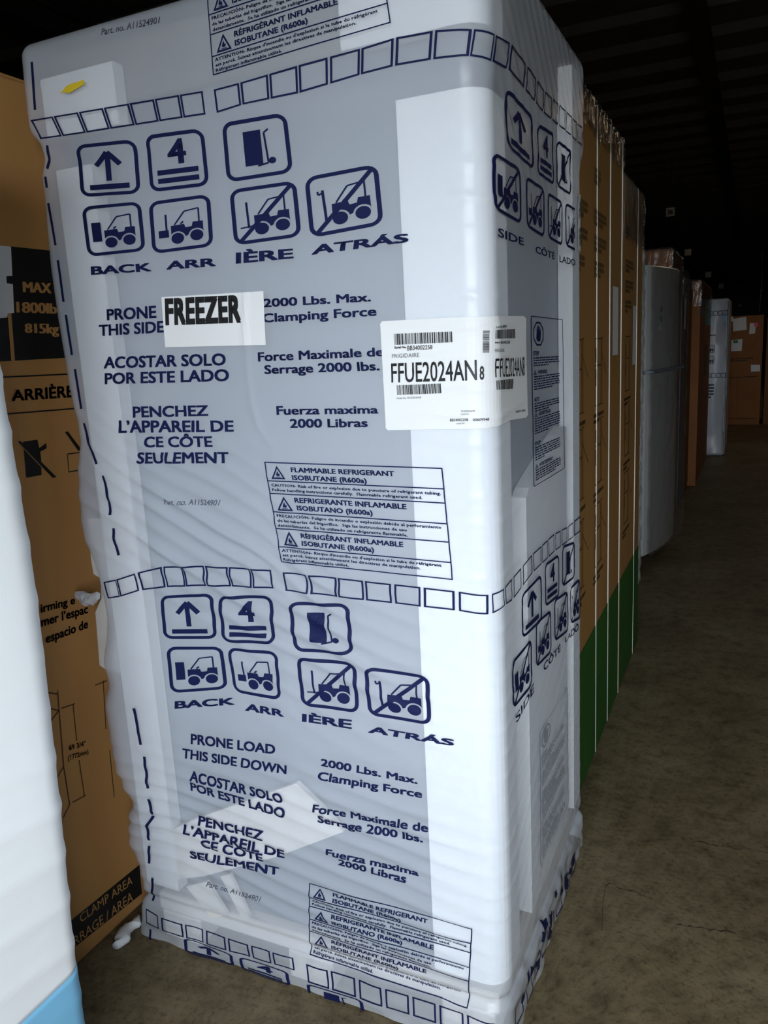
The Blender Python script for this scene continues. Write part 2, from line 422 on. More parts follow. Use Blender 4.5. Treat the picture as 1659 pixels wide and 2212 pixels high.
def lay(name, shape, quad, surf, m, parent, off=0.0011, px=True, clip=None):
    """lay a unit-square shape on a surface; quad = TL, TR, BR, BL"""
    q = [np.array(surf.coords(*p)) if px else np.array(p, float) for p in quad]
    uv = np.array(shape.v, float); u, v = uv[:, :1], uv[:, 1:]
    sz = (1 - u) * v * q[0] + u * v * q[1] + u * (1 - v) * q[2] + (1 - u) * (1 - v) * q[3]
    faces = shape.f
    if surf.cut or clip is not None:
        bm = bmesh.new(); bv = [bm.verts.new((a, b, 0)) for a, b in sz]
        for f in faces:
            try: bm.faces.new([bv[i] for i in f])
            except ValueError: pass
        if clip is not None:
            bmesh.ops.bisect_plane(bm, geom=bm.verts[:] + bm.edges[:] + bm.faces[:], dist=1e-6, plane_co=(clip, 0, 0), plane_no=(1, 0, 0), clear_outer=True)
        c = surf.cut
        if c:
            lo, hi = sz.min(0), sz.max(0)
            for ax in (0, 1):
                k = math.ceil(lo[ax] / c)
                while k * c < hi[ax]:
                    co = [0, 0, 0]; no = [0, 0, 0]; co[ax] = k * c; no[ax] = 1
                    bmesh.ops.bisect_plane(bm, geom=bm.verts[:] + bm.edges[:] + bm.faces[:], dist=1e-6, plane_co=co, plane_no=no)
                    k += 1
        bm.verts.index_update()
        sz = np.array([(v_.co.x, v_.co.y) for v_ in bm.verts]); faces = [[v_.index for v_ in f.verts] for f in bm.faces]
        bm.free()
    P = surf.map(sz[:, 0], sz[:, 1], off)
    return mesh_obj(name, P, faces, m, parent)

def lettering(body, quad, surf, m, parent, bold=.03, off=.0011, shear=0.0, spacing=1.0, clip=None, name='lettering', res=3):
    return lay(name, Shape().text(body, 0, 0, 1, 1, bold, res, spacing, shear), quad, surf, m, parent, off, clip=clip)

# ------------------------------------------------------------------ pictograms
def icon(kind):
    s = Shape(); s.rrect(0, 0, 1, 1, .17, .062)
    if kind == 'arrow':
        s.rect(.455, .28, .545, .80).lines([(.30, .58), (.5, .82), (.70, .58)], .09).rect(.17, .12, .83, .22)
    elif kind == 'four':
        s.text('4', .35, .45, .67, .88, .028, 2).rect(.15, .28, .85, .37).rect(.15, .13, .85, .22)
    elif kind == 'truck':
        s.rect(.31, .22, .58, .80).lines([(.50, .20), (.66, .23), (.63, .74), (.70, .79)], .028).disc((.72, .26), .055)
    elif kind == 'truckno':
        s.rect(.33, .22, .60, .80).lines([(.52, .20), (.66, .23), (.64, .74)], .028).disc((.70, .25), .05).line((.12, .06), (.92, .92), .06)
    else:
        def arc(c, r, a0, a1, n=7):
            return [(c[0] + r * math.cos(math.radians(a0 + (a1 - a0) * i / n)), c[1] + r * math.sin(math.radians(a0 + (a1 - a0) * i / n))) for i in range(n + 1)]
        b = [(.34, .49), (.34, .34)] + arc((.44, .24), .135, 140, 10) + arc((.75, .26), .135, 170, 30) + [(.86, .36), (.86, .52), (.70, .52), (.68, .44), (.58, .43), (.56, .50)]
        s.poly(b).disc((.44, .24), .105).disc((.75, .26), .105)
        s.lines([(.40, .50), (.57, .74), (.80, .77), (.80, .52)], .026).lines([(.50, .51), (.55, .55)], .03)
        if kind.startswith('tall'): s.rect(.13, .28, .29, .66)
        if kind.startswith('small'): s.rect(.13, .28, .30, .42).line((.265, .28), (.265, .72), .032)
        if kind.startswith('fork'): s.line((.25, .28), (.24, .74), .034).line((.12, .29), (.32, .31), .024)
        if kind.startswith('crane'): s.line((.25, .24), (.23, .74), .04).lines([(.16, .73), (.17, .67), (.24, .70)], .03)
        if kind.endswith('no'): s.line((.10, .05), (.93, .95), .065)
    return s

def tri_icon():
    s = Shape()
    s.ring([(.5, 1), (0, 0), (1, 0)], [(.5, .78), (.17, .11), (.83, .11)])
    s.poly([(.5, .62), (.40, .42), (.37, .30), (.42, .22), (.58, .22), (.63, .30), (.60, .44), (.54, .38)]).rect(.33, .14, .67, .18)
    return s

def warning_panel(part_from=0.0):
    s = Shape(); t = .0065; ty = .0105
    V = lambda v: 1 - v
    s.rrect(0, 0, 1, 1, .004, t, ty)
    for v in (.185, .31, .493, .658, .842): s.rect(0, V(v) - ty / 2, 1, V(v) + ty / 2)
    for (u0, v0, u1, v1) in ((.03, .035, .115, .165), (.035, .335, .13, .475), (.035, .68, .13, .825)):
        s.put(tri_icon(), u0, V(v1), u1, V(v0))
    for body, u0, u1, v0, v1 in (('FLAMMABLE REFRIGERANT', .157, .745, .045, .092), ('ISOBUTANE (R600a)', .157, .59, .120, .167),
                                 ('REFRIGERANTE INFLAMABLE', .15, .79, .338, .387), ('ISOBUTANO (R600a)', .155, .60, .415, .463),
                                 ('RÉFRIGÉRANT INFLAMABLE', .15, .75, .690, .738), ('ISOBUTANE (R600a)', .15, .58, .765, .813)):
        s.text(body, u0, V(v1), u1, V(v0), .035, 2)
    for body, u0, u1, v0 in (('CAUTION- Risk of fire or explosion due to puncture of refrigerant tubing.', .02, .98, .212), ('Follow handling instructions carefully.  Flammable refrigerant used.', .02, .88, .258),
                             ('PRECAUCIÓN- Peligro de incendio o explosión debido al perforamiento', .02, .965, .515), ('de las tuberías del frigorífico.  Siga las instrucciones de uso', .02, .78, .563), ('detenidamente.  Se ha utilizado un refrigerante flammable.', .02, .78, .610),
                             ('ATTENTION- Risque d\'incendie ou d\'explosion si le tube du réfrigérant', .02, .945, .862), ('est percé. Suivez attentivement les directives de manipulation.', .02, .83, .906), ('Réfrigérant inflammable utilisé.', .02, .42, .951)):
        s.text(body, u0, V(v0 + .028), u1, V(v0), .03, 1)
    return s

def barcode(n=46, seed=1):
    rnd = random.Random(seed); s = Shape(); x = 0.0; ws = []
    for i in range(n): ws += [rnd.choice((1, 1, 2, 3)), rnd.choice((1, 1, 2))]
    tot = sum(ws)
    for i, w in enumerate(ws):
        if i % 2 == 0: s.rect(x / tot, 0, (x + w) / tot, 1)
        x += w
    return s

def fine_lines(s, u0, u1, v0, n, pitch, h, seed):
    """rows of print too small to read: each row a run of word-long dashes"""
    rnd = random.Random(seed)
    for i in range(n):
        y = 1 - (v0 + i * pitch); x = u0; end = u1 if i < n - 1 else u0 + (u1 - u0) * rnd.uniform(.3, .8)
        while x < end - .02:
            w = rnd.uniform(.03, .11); s.rect(x, y - h, min(x + w, end), y); x += w + .018

def stop_panel():
    s = Shape(); s.rrect(0, 0, 1, 1, .03, .018, .0045, .25)
    o = [(.21 + .155 * math.cos(math.radians(22.5 + 45 * i)), .90 + .075 * math.sin(math.radians(22.5 + 45 * i))) for i in range(8)]
    o2 = [(.21 + .135 * math.cos(math.radians(22.5 + 45 * i)), .90 + .064 * math.sin(math.radians(22.5 + 45 * i))) for i in range(8)]
    s.ring(o, o2)
    hand = [(.14, .872), (.155, .90), (.165, .935), (.18, .94), (.185, .915), (.195, .948), (.21, .95), (.215, .918), (.228, .946), (.245, .944), (.243, .912), (.258, .932), (.272, .928), (.265, .885), (.25, .858), (.18, .855)]
    s.poly(hand)
    for body, u0, u1, v0, v1 in (('STOP', .06, .22, .200, .226), ('WARNING:', .17, .45, .312, .335), ('ALTO', .06, .20, .470, .494), ('ADVERTENCIA:', .17, .55, .560, .583), ('STOP', .06, .22, .735, .757), ('AVERTISSEMENT:', .17, .60, .872, .895)):
        s.text(body, u0, 1 - v1, u1, 1 - v0, .03, 2)
    for v in (.312, .560, .872): s.put(tri_icon(), .05, 1 - v - .026, .14, 1 - v + .004)
    for v0, n, sd in ((.236, 4, 1), (.345, 6, 2), (.503, 4, 3), (.593, 7, 4), (.767, 6, 5), (.904, 5, 6)):
        fine_lines(s, .06, .86, v0, n, .0145, .0075, sd)
    return s

# ================================================================== THE PLACE
FX0, FX1, FY0, FY1, CZ = -9.0, 6.0, DOOR_Y, 46.0, 4.3
fl = box('floor', (FX0, FX1, FY0, FY1, -.12, 0), 'floor'); struct(fl)
struct(box('wall_left', (FX0 - .2, FX0, FY0, FY1, 0, CZ), 'wall'))
struct(box('wall_right', (FX1, FX1 + .2, FY0, FY1, 0, CZ), 'wall'))
struct(box('wall_back', (FX0 - .2, FX1 + .2, FY1, FY1 + .2, 0, CZ), 'wall'))
bm = bmesh.new()
bm_box(bm, FX0 - .2, DOOR_X0, FY0 - .2, FY0, 0, CZ)
bm_box(bm, DOOR_X1, FX1 + .2, FY0 - .2, FY0, 0, CZ)
bm_box(bm, DOOR_X0, DOOR_X1, FY0 - .2, FY0, DOOR_H, CZ)
bm_box(bm, DOOR_X0, DOOR_X1, FY0 - .2, FY0, 0, DOOR_Z0)
struct(bm_obj('wall_front', bm, 'wall'))
bm = bmesh.new()
for a in ((DOOR_X0 - .1, DOOR_X0 + .03), (DOOR_X1 - .03, DOOR_X1 + .1)): bm_box(bm, a[0], a[1], FY0 - .22, FY0 + .03, 0, DOOR_H + .1)
bm_box(bm, DOOR_X0 + .03, DOOR_X1 - .03, FY0 - .22, FY0 + .03, DOOR_H - .03, DOOR_H + .1)
struct(bm_obj('trim_1', bm, 'frame'))
struct(box('yard', (-40, 40, -60, FY0 - .2, -.14, -.02), 'asphalt'))
M['crack'] = mat('floor_crack_dirt', (0.045, 0.035, 0.024), 0.8, 0.1)
for pts_ in ([(1490, 1812), (1535, 1825), (1562, 1829), (1592, 1834), (1640, 1842), (1700, 1850)], [(1300, 2010), (1302, 1950), (1308, 1915), (1322, 1905)], [(1455, 1996), (1490, 2002), (1545, 2010), (1600, 2016)], [(1330, 1915), (1370, 1928), (1420, 1948)]):
    rk = random.Random(len(pts_)); dense_ = []
    for (xa, ya), (xb, yb) in zip(pts_, pts_[1:]):
        for kk in range(5): dense_.append((xa + (xb - xa) * kk / 5, ya + (yb - ya) * kk / 5))
    up, dn = [], []
    for (xa, ya) in dense_:
        g = on_plane(xa, ya, 2, 0); w_ = rk.uniform(.0003, .0024) * (1 if rk.random() > .25 else .2); j_ = rk.uniform(-.004, .004)
        up.append((g[0], g[1] + j_ + w_, .0008)); dn.append((g[0] + .001, g[1] + j_ - w_, .0008))
    n_ = len(up); mesh_obj('floor_crack', up + dn, [(i, i + 1, i + 1 + n_, i + n_) for i in range(n_ - 1)], 'crack', fl)
ceil = struct(box('ceiling', (FX0 - .2, FX1 + .2, FY0 - .2, FY1 + .2, CZ, CZ + .15), 'deck'))
# ribs of the roof deck run across the hall, beams run along it
rib = None
y = -2.5
while y < 44:
    if rib is None: rib = box('deck_rib', (FX0, FX1, -.05, .05, CZ - .10, CZ), 'deck', ceil); r_ = rib
    else:
        r_ = rib.copy(); COL.objects.link(r_); r_.parent = ceil
    r_.location = (0, y, 0); y += 0.82
bm0 = None
for x in (-7.4, -5.0, -2.6, -.2, 2.2):
    if bm0 is None:
        bm = bmesh.new(); bm_box(bm, -.07, .07, FY0, FY1, CZ - .30, CZ - .27); bm_box(bm, -.012, .012, FY0, FY1, CZ - .27, CZ - .12); bm_box(bm, -.07, .07, FY0, FY1, CZ - .12, CZ - .10)
        bm0 = bm_obj('roof_beam', bm, 'beam', ceil); b_ = bm0
    else:
        b_ = bm0.copy(); COL.objects.link(b_); b_.parent = ceil
    b_.location = (x, 0, 0)

# ================================================================== THE WRAPPED FREEZER
fz = thing('wrapped_freezer', 'tall upright freezer in white printed plastic film with foam corner posts, nearest in the aisle', 'freezer')
SFAR = D - RF + PI * RF / 2 + PI * RC / 2 - 2 * RC + .10
NZ, NS = 372, 390
zr = np.concatenate([np.linspace(.004, H - .026, NZ - 8), H - .025 + .025 * np.sin(np.linspace(0, PI / 2 * .97, 8))])
Z2 = np.repeat(zr[:, None], NS, 1)
s_l = left_edge(zr) - .13
k = np.linspace(0, 1, NS - 24)[None, :]
S2 = s_l[:, None] * (1 - k) + SFAR * k
S2 = np.concatenate([s_l[:, None] + np.linspace(-.56, -.045, 12)[None, :], S2, np.repeat(SFAR + np.linspace(.06, .75, 12)[None, :], NZ, 0)], 1)
P = FILM.map(S2.ravel(), Z2.ravel(), 0.0)
idx = np.arange(NZ * NS).reshape(NZ, NS)
F4 = np.stack([idx[:-1, :-1], idx[:-1, 1:], idx[1:, 1:], idx[1:, :-1]], -1).reshape(-1, 4)
me = bpy.data.meshes.new('film_wrap'); me.from_pydata(P.tolist(), [], F4.tolist() + [idx[-1].tolist()]); me.update()
me.polygons.foreach_set('use_smooth', [True] * len(me.polygons)); me.materials.append(M['film'])
film = bpy.data.objects.new('film_wrap', me); COL.objects.link(film); film.parent = fz
film['label'] = 'milky white plastic film printed with navy handling marks'

# inside the film: cabinet, cap, base, foam
body = box('cabinet', (-W + .035, -.036, .036, D - .036, .12, 1.80), 'steel_grey', fz, .012)
box('top_cap', (-W + .03, -.032, .030, D - .03, 1.802, 1.912), 'cap_board', fz, .01)
bm = bmesh.new()
bm_box(bm, -W + .045, -.02, .018, D - .02, .07, .115, .006)
for xx in (-W + .05, -W / 2 - .05, -.14): bm_box(bm, xx, xx + .11, .02, D - .022, .0, .068, .004)
bm_obj('base', bm, 'foam_dusty', fz)
def arc_pts(cx_, cy_, r, a0, a1, n=6):
    return [(cx_ + r * math.cos(math.radians(a0 + (a1 - a0) * i / n)), cy_ + r * math.sin(math.radians(a0 + (a1 - a0) * i / n))) for i in range(n + 1)]
e = .0015
near = [(-.143, e)] + arc_pts(-RC, RC, RC - e, 270, 360) + [(-e, .105), (-.034, .105), (-.034, .034), (-.143, .034)]
prism('corner_post', near, 2, .15, 1.706, 'foam', fz)
lx = -W + .014
prism('corner_post', [(lx, .034), (lx, .02), (lx + .02, e), (-.767, e), (-.767, .034), (-.855, .034), (-.855, .12), (lx, .12)], 2, .15, 1.700, 'foam', fz)
prism('corner_post', [(-e, .628), (-e, D - .02), (-.02, D - .005), (-.10, D - .005), (-.10, D - .034), (-.034, D - .034), (-.034, .628)], 2, .15, 1.90, 'foam', fz)
near2 = [(-.232, e)] + arc_pts(-RC, RC, RC - e, 270, 360) + [(-e, .105), (-.030, .105), (-.030, .028), (-.232, .028)]
prism('cap_block', near2, 2, 1.792, 1.908, 'foam', fz)
prism('cap_block', [(-.868, e), (-.690, e), (-.690, .028), (-.868, .028)], 2, 1.757, 1.862, 'foam', fz)
prism('foam_sheet', [(.218, .15), (.575, .15), (.575, 1.14), (.50, 1.128), (.243, 1.06), (.218, 1.045)], 0, -.034, -.006, 'foam', fz)

def px_prism(name, pts, y0, y1, m, parent):
    return prism(name, [tuple(on_plane(a, b, 1, y0)[[0, 2]]) for a, b in pts], 1, y0, y1, m, parent)
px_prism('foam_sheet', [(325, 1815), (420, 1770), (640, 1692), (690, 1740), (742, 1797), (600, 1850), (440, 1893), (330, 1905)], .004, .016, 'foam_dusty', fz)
px_prism('reflection_strip', [(402, 1915), (446, 1905), (492, 1978), (456, 1982)], .005, .014, 'foam_dusty', fz)  # light streaks reflected in the film, put in as pale strips behind it
px_prism('reflection_strip', [(476, 1893), (496, 1889), (540, 1984), (522, 1984)], .005, .014, 'foam_dusty', fz)  # second reflected streak, shaped as a pale strip
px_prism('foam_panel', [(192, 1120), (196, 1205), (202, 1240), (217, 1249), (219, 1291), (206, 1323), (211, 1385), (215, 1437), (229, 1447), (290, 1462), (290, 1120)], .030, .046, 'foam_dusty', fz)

# --- printed marks on the film
INK = 'ink'
def prn(name, shape, quad, m=INK, off=.0015, clip=None):
    if quad[0][0] > 1050: off = .0019
    return lay(name, shape, quad, FILM, m, film, off, clip=clip)
def txt(body, quad, bold=.045, m=INK, shear=0.0, clip=None, spacing=1.0): return lettering(body, quad, FILM, m, film, bold, off=.0019 if quad[0][0] > 1050 else .0015, shear=shear, clip=clip, spacing=spacing)

SCLIP = .63 + PI * RC / 2 - 2 * RC
for kind, q in (
    ('arrow', [(169, 316), (297, 302), (306, 418), (177, 426)]), ('four', [(317, 295), (441, 278), (454, 401), (327, 416)]),
    ('truck', [(481, 268), (620, 244), (635, 373), (492, 395)]), ('tall', [(178, 447), (306, 435), (316, 542), (192, 555)]),
    ('small', [(323, 437), (455, 419), (463, 532), (331, 549)]), ('forkno', [(497, 411), (641, 390), (653, 511), (508, 531)]),
    ('craneno', [(659, 384), (817, 354), (830, 485), (672, 515)]),
    ('arrow', [(347.6, 1286), (462, 1280.6), (472, 1379), (356, 1379)]), ('four', [(472.5, 1286), (591, 1284.6), (597, 1390.6), (483, 1386)]),
    ('truck', [(625, 1298), (756, 1303.5), (766, 1413.5), (637, 1405)]), ('tall', [(361, 1396), (483, 1396), (493.6, 1487), (370.5, 1496.5)]),
    ('small', [(492.5, 1397.5), (601, 1406.6), (609, 1512), (508, 1493.6)]), ('forkno', [(641.4, 1416), (770, 1430.6), (778, 1539.5), (654, 1522)]),
    ('craneno', [(787.5, 1437.5), (928, 1459), (933.5, 1566), (797, 1542)]),
    # aisle side, upper
    ('arrow', [(1085, 188), (1145.5, 254), (1150, 370), (1090, 314)]), ('four', [(1157, 267), (1190, 290), (1194, 402), (1158, 375)]),
    ('truckno', [(1198, 302), (1228, 327), (1230.5, 424), (1200, 403)]), ('tallno', [(1058, 328), (1121, 365), (1123, 486), (1063, 452)]),
    ('smallno', [(1132, 380), (1172.5, 407), (1173, 514), (1134, 490)]), ('forkno', [(1179.5, 414.5), (1212, 436), (1212, 532), (1180.5, 514)]),
    ('craneno', [(1218, 437), (1250, 457), (1250, 547), (1219, 532)]),
    # aisle side, lower
    ('arrow', [(1123, 1285), (1167, 1238), (1168, 1340), (1125, 1381)]), ('four', [(1174, 1218), (1205, 1196), (1205.5, 1287), (1175, 1312)]),
    ('truckno', [(1212, 1179), (1239, 1169), (1239, 1247), (1212, 1269)]), ('tallno', [(1102, 1430), (1145, 1377), (1146.5, 1478.5), (1105, 1533)]),
    ('smallno', [(1154, 1344), (1188, 1316), (1188, 1409), (1155, 1443)]), ('forkno', [(1194.5, 1295), (1224, 1275), (1225, 1362.5), (1195, 1387)]),
    ('craneno', [(1229, 1269), (1250, 1248.5), (1251, 1336), (1230, 1348)]),
    # squashed in the folded hem
    ('arrow', [(400, 2022), (506, 2058), (508, 2086), (404, 2050)]), ('four', [(520, 2062), (626, 2096), (630, 2128), (524, 2092)]),
    ('truck', [(664, 2120), (786, 2158), (790, 2190), (668, 2152)])):
    prn('handling_icon', icon(kind), q, clip=SCLIP if (q[0][0] > 1200 and q[0][1] < 600) else None)

for body, q in (
    ('BACK', [(198, 576), (328, 568), (330, 586), (199, 594)]), ('ARR', [(362, 565), (468, 557), (469, 575), (361, 583)]),
    ('IÈRE', [(511, 546), (635, 537), (636, 558), (511, 570)]), ('ATRÁS', [(678, 530), (884, 504), (884, 523), (674, 551)]),
    ('BACK', [(379, 1514), (508, 1506), (509, 1521), (379, 1530)]), ('ARR', [(532.6, 1518), (613, 1532.6), (615, 1548), (531, 1534)]),
    ('IÈRE', [(654, 1540.6), (761.7, 1554), (761.7, 1573), (654, 1557)]), ('ATRÁS', [(800, 1567), (983, 1597), (981.6, 1610), (796, 1581)]),
    ('SIDE', [(1071, 492), (1127.5, 515), (1128.5, 531), (1072, 511)]), ('CÔTÉ', [(1154, 531), (1196, 547), (1196, 561), (1154, 546)]),
    ('LADO', [(1206, 551.5), (1240, 561), (1240, 574), (1206, 566)]),
    ('SIDE', [(1110, 1546), (1150.6, 1474), (1151, 1493), (1112, 1562)]), ('CÔTÉ', [(1171, 1434), (1208, 1391), (1208, 1405), (1172, 1451)]),
    ('LADO', [(1218, 1377), (1247, 1344), (1247.5, 1360.5), (1218, 1388)])):
    txt(body, q, .035 if q[0][0] < 1050 else .015)
for body, q in (
    ('PRONE', [(232, 668), (339, 660), (340, 687), (233, 692)]), ('THIS SIDE', [(215, 702), (357, 693), (357, 718), (216, 726)]),
    ('ACOSTAR SOLO', [(227, 771), (489, 763), (490, 789), (226, 796)]), ('POR ESTE LADO', [(228, 806), (496, 797), (497, 823), (228, 830)]),
    ('PENCHEZ', [(288, 878), (451, 875), (452, 898), (289, 902)]), ('L’APPAREIL DE', [(258, 908), (506, 908), (507, 932), (259, 935)]),
    ('CE CÔTE', [(313, 943), (460, 942), (461, 965), (314, 966)]), ('SEULEMENT', [(299, 977), (495, 976), (497, 1000), (298, 1001)]),
    ('PRONE LOAD', [(413.5, 1584), (596, 1608), (596, 1628), (413.5, 1606)]), ('THIS SIDE DOWN', [(396, 1615), (621, 1652), (620, 1671), (395, 1636)]),
    ('ACOSTAR SOLO', [(412, 1663), (613, 1714), (613, 1735), (412, 1685)]), ('POR ESTE LADO', [(412, 1688), (618.5, 1746), (617, 1767), (413.5, 1706)]),
    ('PENCHEZ', [(430.6, 1760), (571, 1794), (570, 1814), (430.6, 1780)]), ('L’APPAREIL DE', [(399, 1779), (617, 1834), (615.6, 1853), (399, 1798)]),
    ('CE CÔTE', [(436, 1810), (570, 1842), (570, 1860), (436, 1828)]), ('SEULEMENT', [(412, 1835), (605, 1872), (605, 1889), (412, 1852)])):
    txt(body, q, .030)
for body, q in (
    ('2000 Lbs. Max.', [(570, 646), (802, 632), (803, 651), (571, 664)]), ('Clamping Force', [(568, 678), (814, 662), (815, 682), (569, 697)]),
    ('Force Maximale de', [(558, 761), (830, 750), (831, 769), (559, 781)]), ('Serrage 2000 lbs.', [(572, 789), (820, 780), (822, 800), (573, 808)]),
    ('Fuerza maxima', [(598, 877), (818, 876), (819, 893), (599, 896)]), ('2000 Libras', [(627, 905), (795, 904), (796, 922), (628, 924)]),
    ('2000 Lbs. Max.', [(695, 1637), (903, 1677), (903, 1692), (694, 1653)]), ('Clamping Force', [(689.5, 1665), (913.5, 1706), (913.5, 1722), (688, 1682)]),
    ('Force Maximale de', [(678, 1736), (926, 1779), (926, 1796), (678, 1751)]), ('Serrage 2000 lbs.', [(688, 1759), (914.6, 1802), (914.6, 1819), (687, 1775)]),
    ('Fuerza maxima', [(706.7, 1831), (906, 1877), (906, 1891), (705.5, 1844)]), ('2000 Libras', [(733, 1853), (880, 1889), (878.5, 1905), (731, 1867)])):
    txt(body, q, .030)
for body, q in (('Part. no. A11524901', [(226, 66), (354, 40), (355, 54), (228, 80)]), ('Part. no. A11524901', [(356, 1077), (478, 1079), (479, 1091), (357, 1089)]),
                ('Part. no. A11524901', [(448, 1903), (566, 1936), (565, 1946), (447, 1913)])):
    txt(body, q, .008, 'ink_grey', .25)

WP = warning_panel()
prn('warning_panel', WP, [(572, 997), (957, 1010), (980, 1252), (610, 1213)])
prn('warning_panel', WP, [(448, -92), (806, -222), (849, 53), (468, 167)])
prn('warning_panel', WP, [(669, 1906), (1022, 2003), (1012, 2174), (669, 2061)])
SP = stop_panel()
prn('caution_panel', SP, [(1143, 682), (1213, 690), (1217, 1012), (1150, 1052)])
prn('caution_panel', SP, [(1163, 1582), (1223, 1483), (1226, 1735), (1165, 1875)], 'ink_faint')

def square_row(bounds, top, bot, m=INK):
    tx, ty_ = zip(*top); bx, by = zip(*bot)
    for a, b in bounds:
        fa = lambda x: np.interp(x, tx, ty_)
        fb = lambda x: np.interp(x, bx, by)
        lean = lambda x: bx[0] + (x - tx[0]) / (tx[-1] - tx[0]) * (bx[-1] - bx[0])
        q = [(a, fa(a)), (b, fa(b)), (lean(b), fb(lean(b))), (lean(a), fb(lean(a)))]
        s = Shape(); s.rrect(0, 0, 1, 1, .01, .075, .075)
        prn('border_square', s, q)
square_row([(76, 123), (125, 177), (179, 231), (233, 287), (289, 341), (343, 395), (397, 446)], [(76, 262), (125, 254), (446, 200)], [(98, 303), (130, 299), (452, 250)])
square_row([(470, 524), (527, 586), (589, 649), (652, 714), (719, 783), (786, 855), (860, 938), (943, 1018)], [(470, 197), (527, 182), (652, 145), (786, 108), (860, 84), (943, 68), (1018, 66)],
           [(476, 247), (533, 229), (660, 203), (796, 161), (870, 142), (948, 129), (1012, 124)])
square_row([(1022, 1061), (1063, 1088), (1091, 1122), (1126, 1145), (1148, 1163), (1165, 1180), (1182, 1194), (1196, 1209), (1211, 1223), (1225, 1234), (1236, 1246)],
           [(1022, 66), (1061, 76), (1088, 95), (1126, 145), (1165, 200), (1209, 240), (1246, 277)], [(1014, 124), (1060, 136), (1090, 155), (1128, 205), (1166, 250), (1210, 285), (1247, 318)])
square_row([(238, 259), (260, 296), (302, 352), (355, 396), (397, 442), (445, 494), (496, 542), (544, 588)], [(238, 1252), (262, 1248), (302, 1235), (352, 1223), (442, 1221), (545, 1227), (588, 1230)],
           [(247, 1288), (272, 1285), (300, 1275), (352, 1268), (446, 1264), (548, 1268), (594, 1270)])
square_row([(615, 665), (670, 728), (731, 786), (790, 846), (853, 909), (916, 983), (992, 1054)], [(615, 1234), (1054, 1284)], [(619, 1275), (1054, 1326)])
square_row([(1061, 1085), (1088, 1102), (1106, 1122), (1126, 1146), (1149, 1166), (1168, 1180), (1182, 1194), (1197, 1208), (1211, 1223), (1225, 1235), (1238, 1253)],
           [(1061, 1282), (1085, 1271), (1102, 1250), (1146, 1198), (1194, 1153), (1223, 1138), (1253, 1113)], [(1062, 1324), (1088, 1306), (1104, 1296), (1146, 1238), (1194, 1192), (1223, 1170), (1253, 1146)])
square_row([(318, 345), (352, 398), (403, 440), (447, 490), (496, 540), (546, 586), (592, 636)], [(318, 1960), (352, 1978), (636, 2066)], [(320, 1990), (356, 2008), (640, 2092)])
square_row([(664, 710), (716, 768), (776, 826), (834, 884), (892, 942), (950, 1002), (1010, 1068)], [(664, 2078), (1068, 2206)], [(668, 2118), (1070, 2246)])
# crumpled marks at the foot of the aisle side
square_row([(1108, 1122), (1128, 1140), (1146, 1158), (1164, 1174), (1180, 1190), (1196, 1206), (1212, 1222), (1228, 1238)], [(1108, 2180), (1238, 1838)], [(1109, 2222), (1239, 1868)])
rnd = random.Random(3)
for i in range(15):
    t = (i + .5) / 15; x = 1118 + 112 * t + rnd.uniform(-4, 4); y = 2165 - 335 * t + rnd.uniform(-30, 14)
    w, h = rnd.uniform(4, 10), rnd.uniform(8, 30)
    prn('ink_fragment', Shape().poly([(0, .1), (.45, 0), (1, .35), (.8, .6), (.9, 1), (.5, .8), (.2, .95)]), [(x, y - h * .2), (x + w, y - h * .6), (x + w, y + h * .5), (x, y + h)])
# dashed line down the left edge
for pts in ([(78, 137), (85, 240)], [(111, 316), (112, 346), (104, 365)], [(100, 382), (103, 406)], [(106, 439), (122, 530)], [(127, 562), (139, 652)], [(144, 680), (157, 767)], [(164, 797), (177, 883)], [(183, 914), (195, 960), (211, 1002)],
            [(225, 1027), (239, 1080), (243, 1111)], [(249, 1140), (251, 1162), (261, 1198)], [(299, 1524), (311, 1604)], [(318, 1630), (328, 1697)], [(331, 1718), (341, 1750)], [(341, 1755), (328, 1776), (331, 1808)], [(330, 1821), (329, 1859)], [(334, 1893), (327, 1948)], [(326, 2006), (330, 2030)]):
    c = [FILM.coords(*p) for p in pts]; s = Shape(); s.lines(c, .0062)
    lay('dash', s, [(0, 1), (1, 1), (1, 0), (0, 0)], FILM, INK, film, .0013, px=False)

# --- stickers
def sheet(name, outline, m, parent, off=.002, th=.0006):
    s = Shape(); c = [FILM.coords(*p) for p in outline]; s.poly(c)
    return lay(name, s, [(0, 1), (1, 1), (1, 0), (0, 0)], FILM, m, parent, off, px=False)
st = sheet('name_sticker', [(351, 642), (571, 629), (576, 745), (359, 750)], 'paper', fz); st['label'] = 'white sticker reading FREEZER'
lettering('FREEZER', [(359, 645), (522, 637), (524, 697), (361, 703)], FILM, 'black', st, .05, .0032, spacing=1.06)
sheet('yellow_tape_scrap', [(139, 207), (156, 188), (192, 176), (193, 186), (160, 205), (146, 203)], 'yellow', fz, .0035)
lb = sheet('serial_label', [(823, 700), (827, 694), (930, 688), (1045, 684), (1090, 683), (1128, 683), (1133, 688), (1134, 790), (1137, 896), (1133, 902), (1096, 908), (1045, 925), (940, 927), (840, 929), (835, 925), (829, 810)], 'paper', fz)
lb['label'] = 'white serial number label wrapped around the corner'
LO = .0032
def lt(body, q, m='black', bold=.01, **k_): lettering(body, q, FILM, m, lb, bold, LO, **k_)
def bc(q, n, seed): lay('barcode', barcode(n, seed), q, FILM, 'black', lb, LO)
bc([(853, 721), (980, 716), (981, 739), (854, 745)], 44, 1); bc([(859, 832), (955, 828), (956, 849), (860, 853)], 38, 2)
bc([(1066, 713), (1108, 711), (1108, 731), (1066, 732)], 40, 1); bc([(1067, 822), (1103, 818), (1103, 840), (1067, 842)], 34, 2)
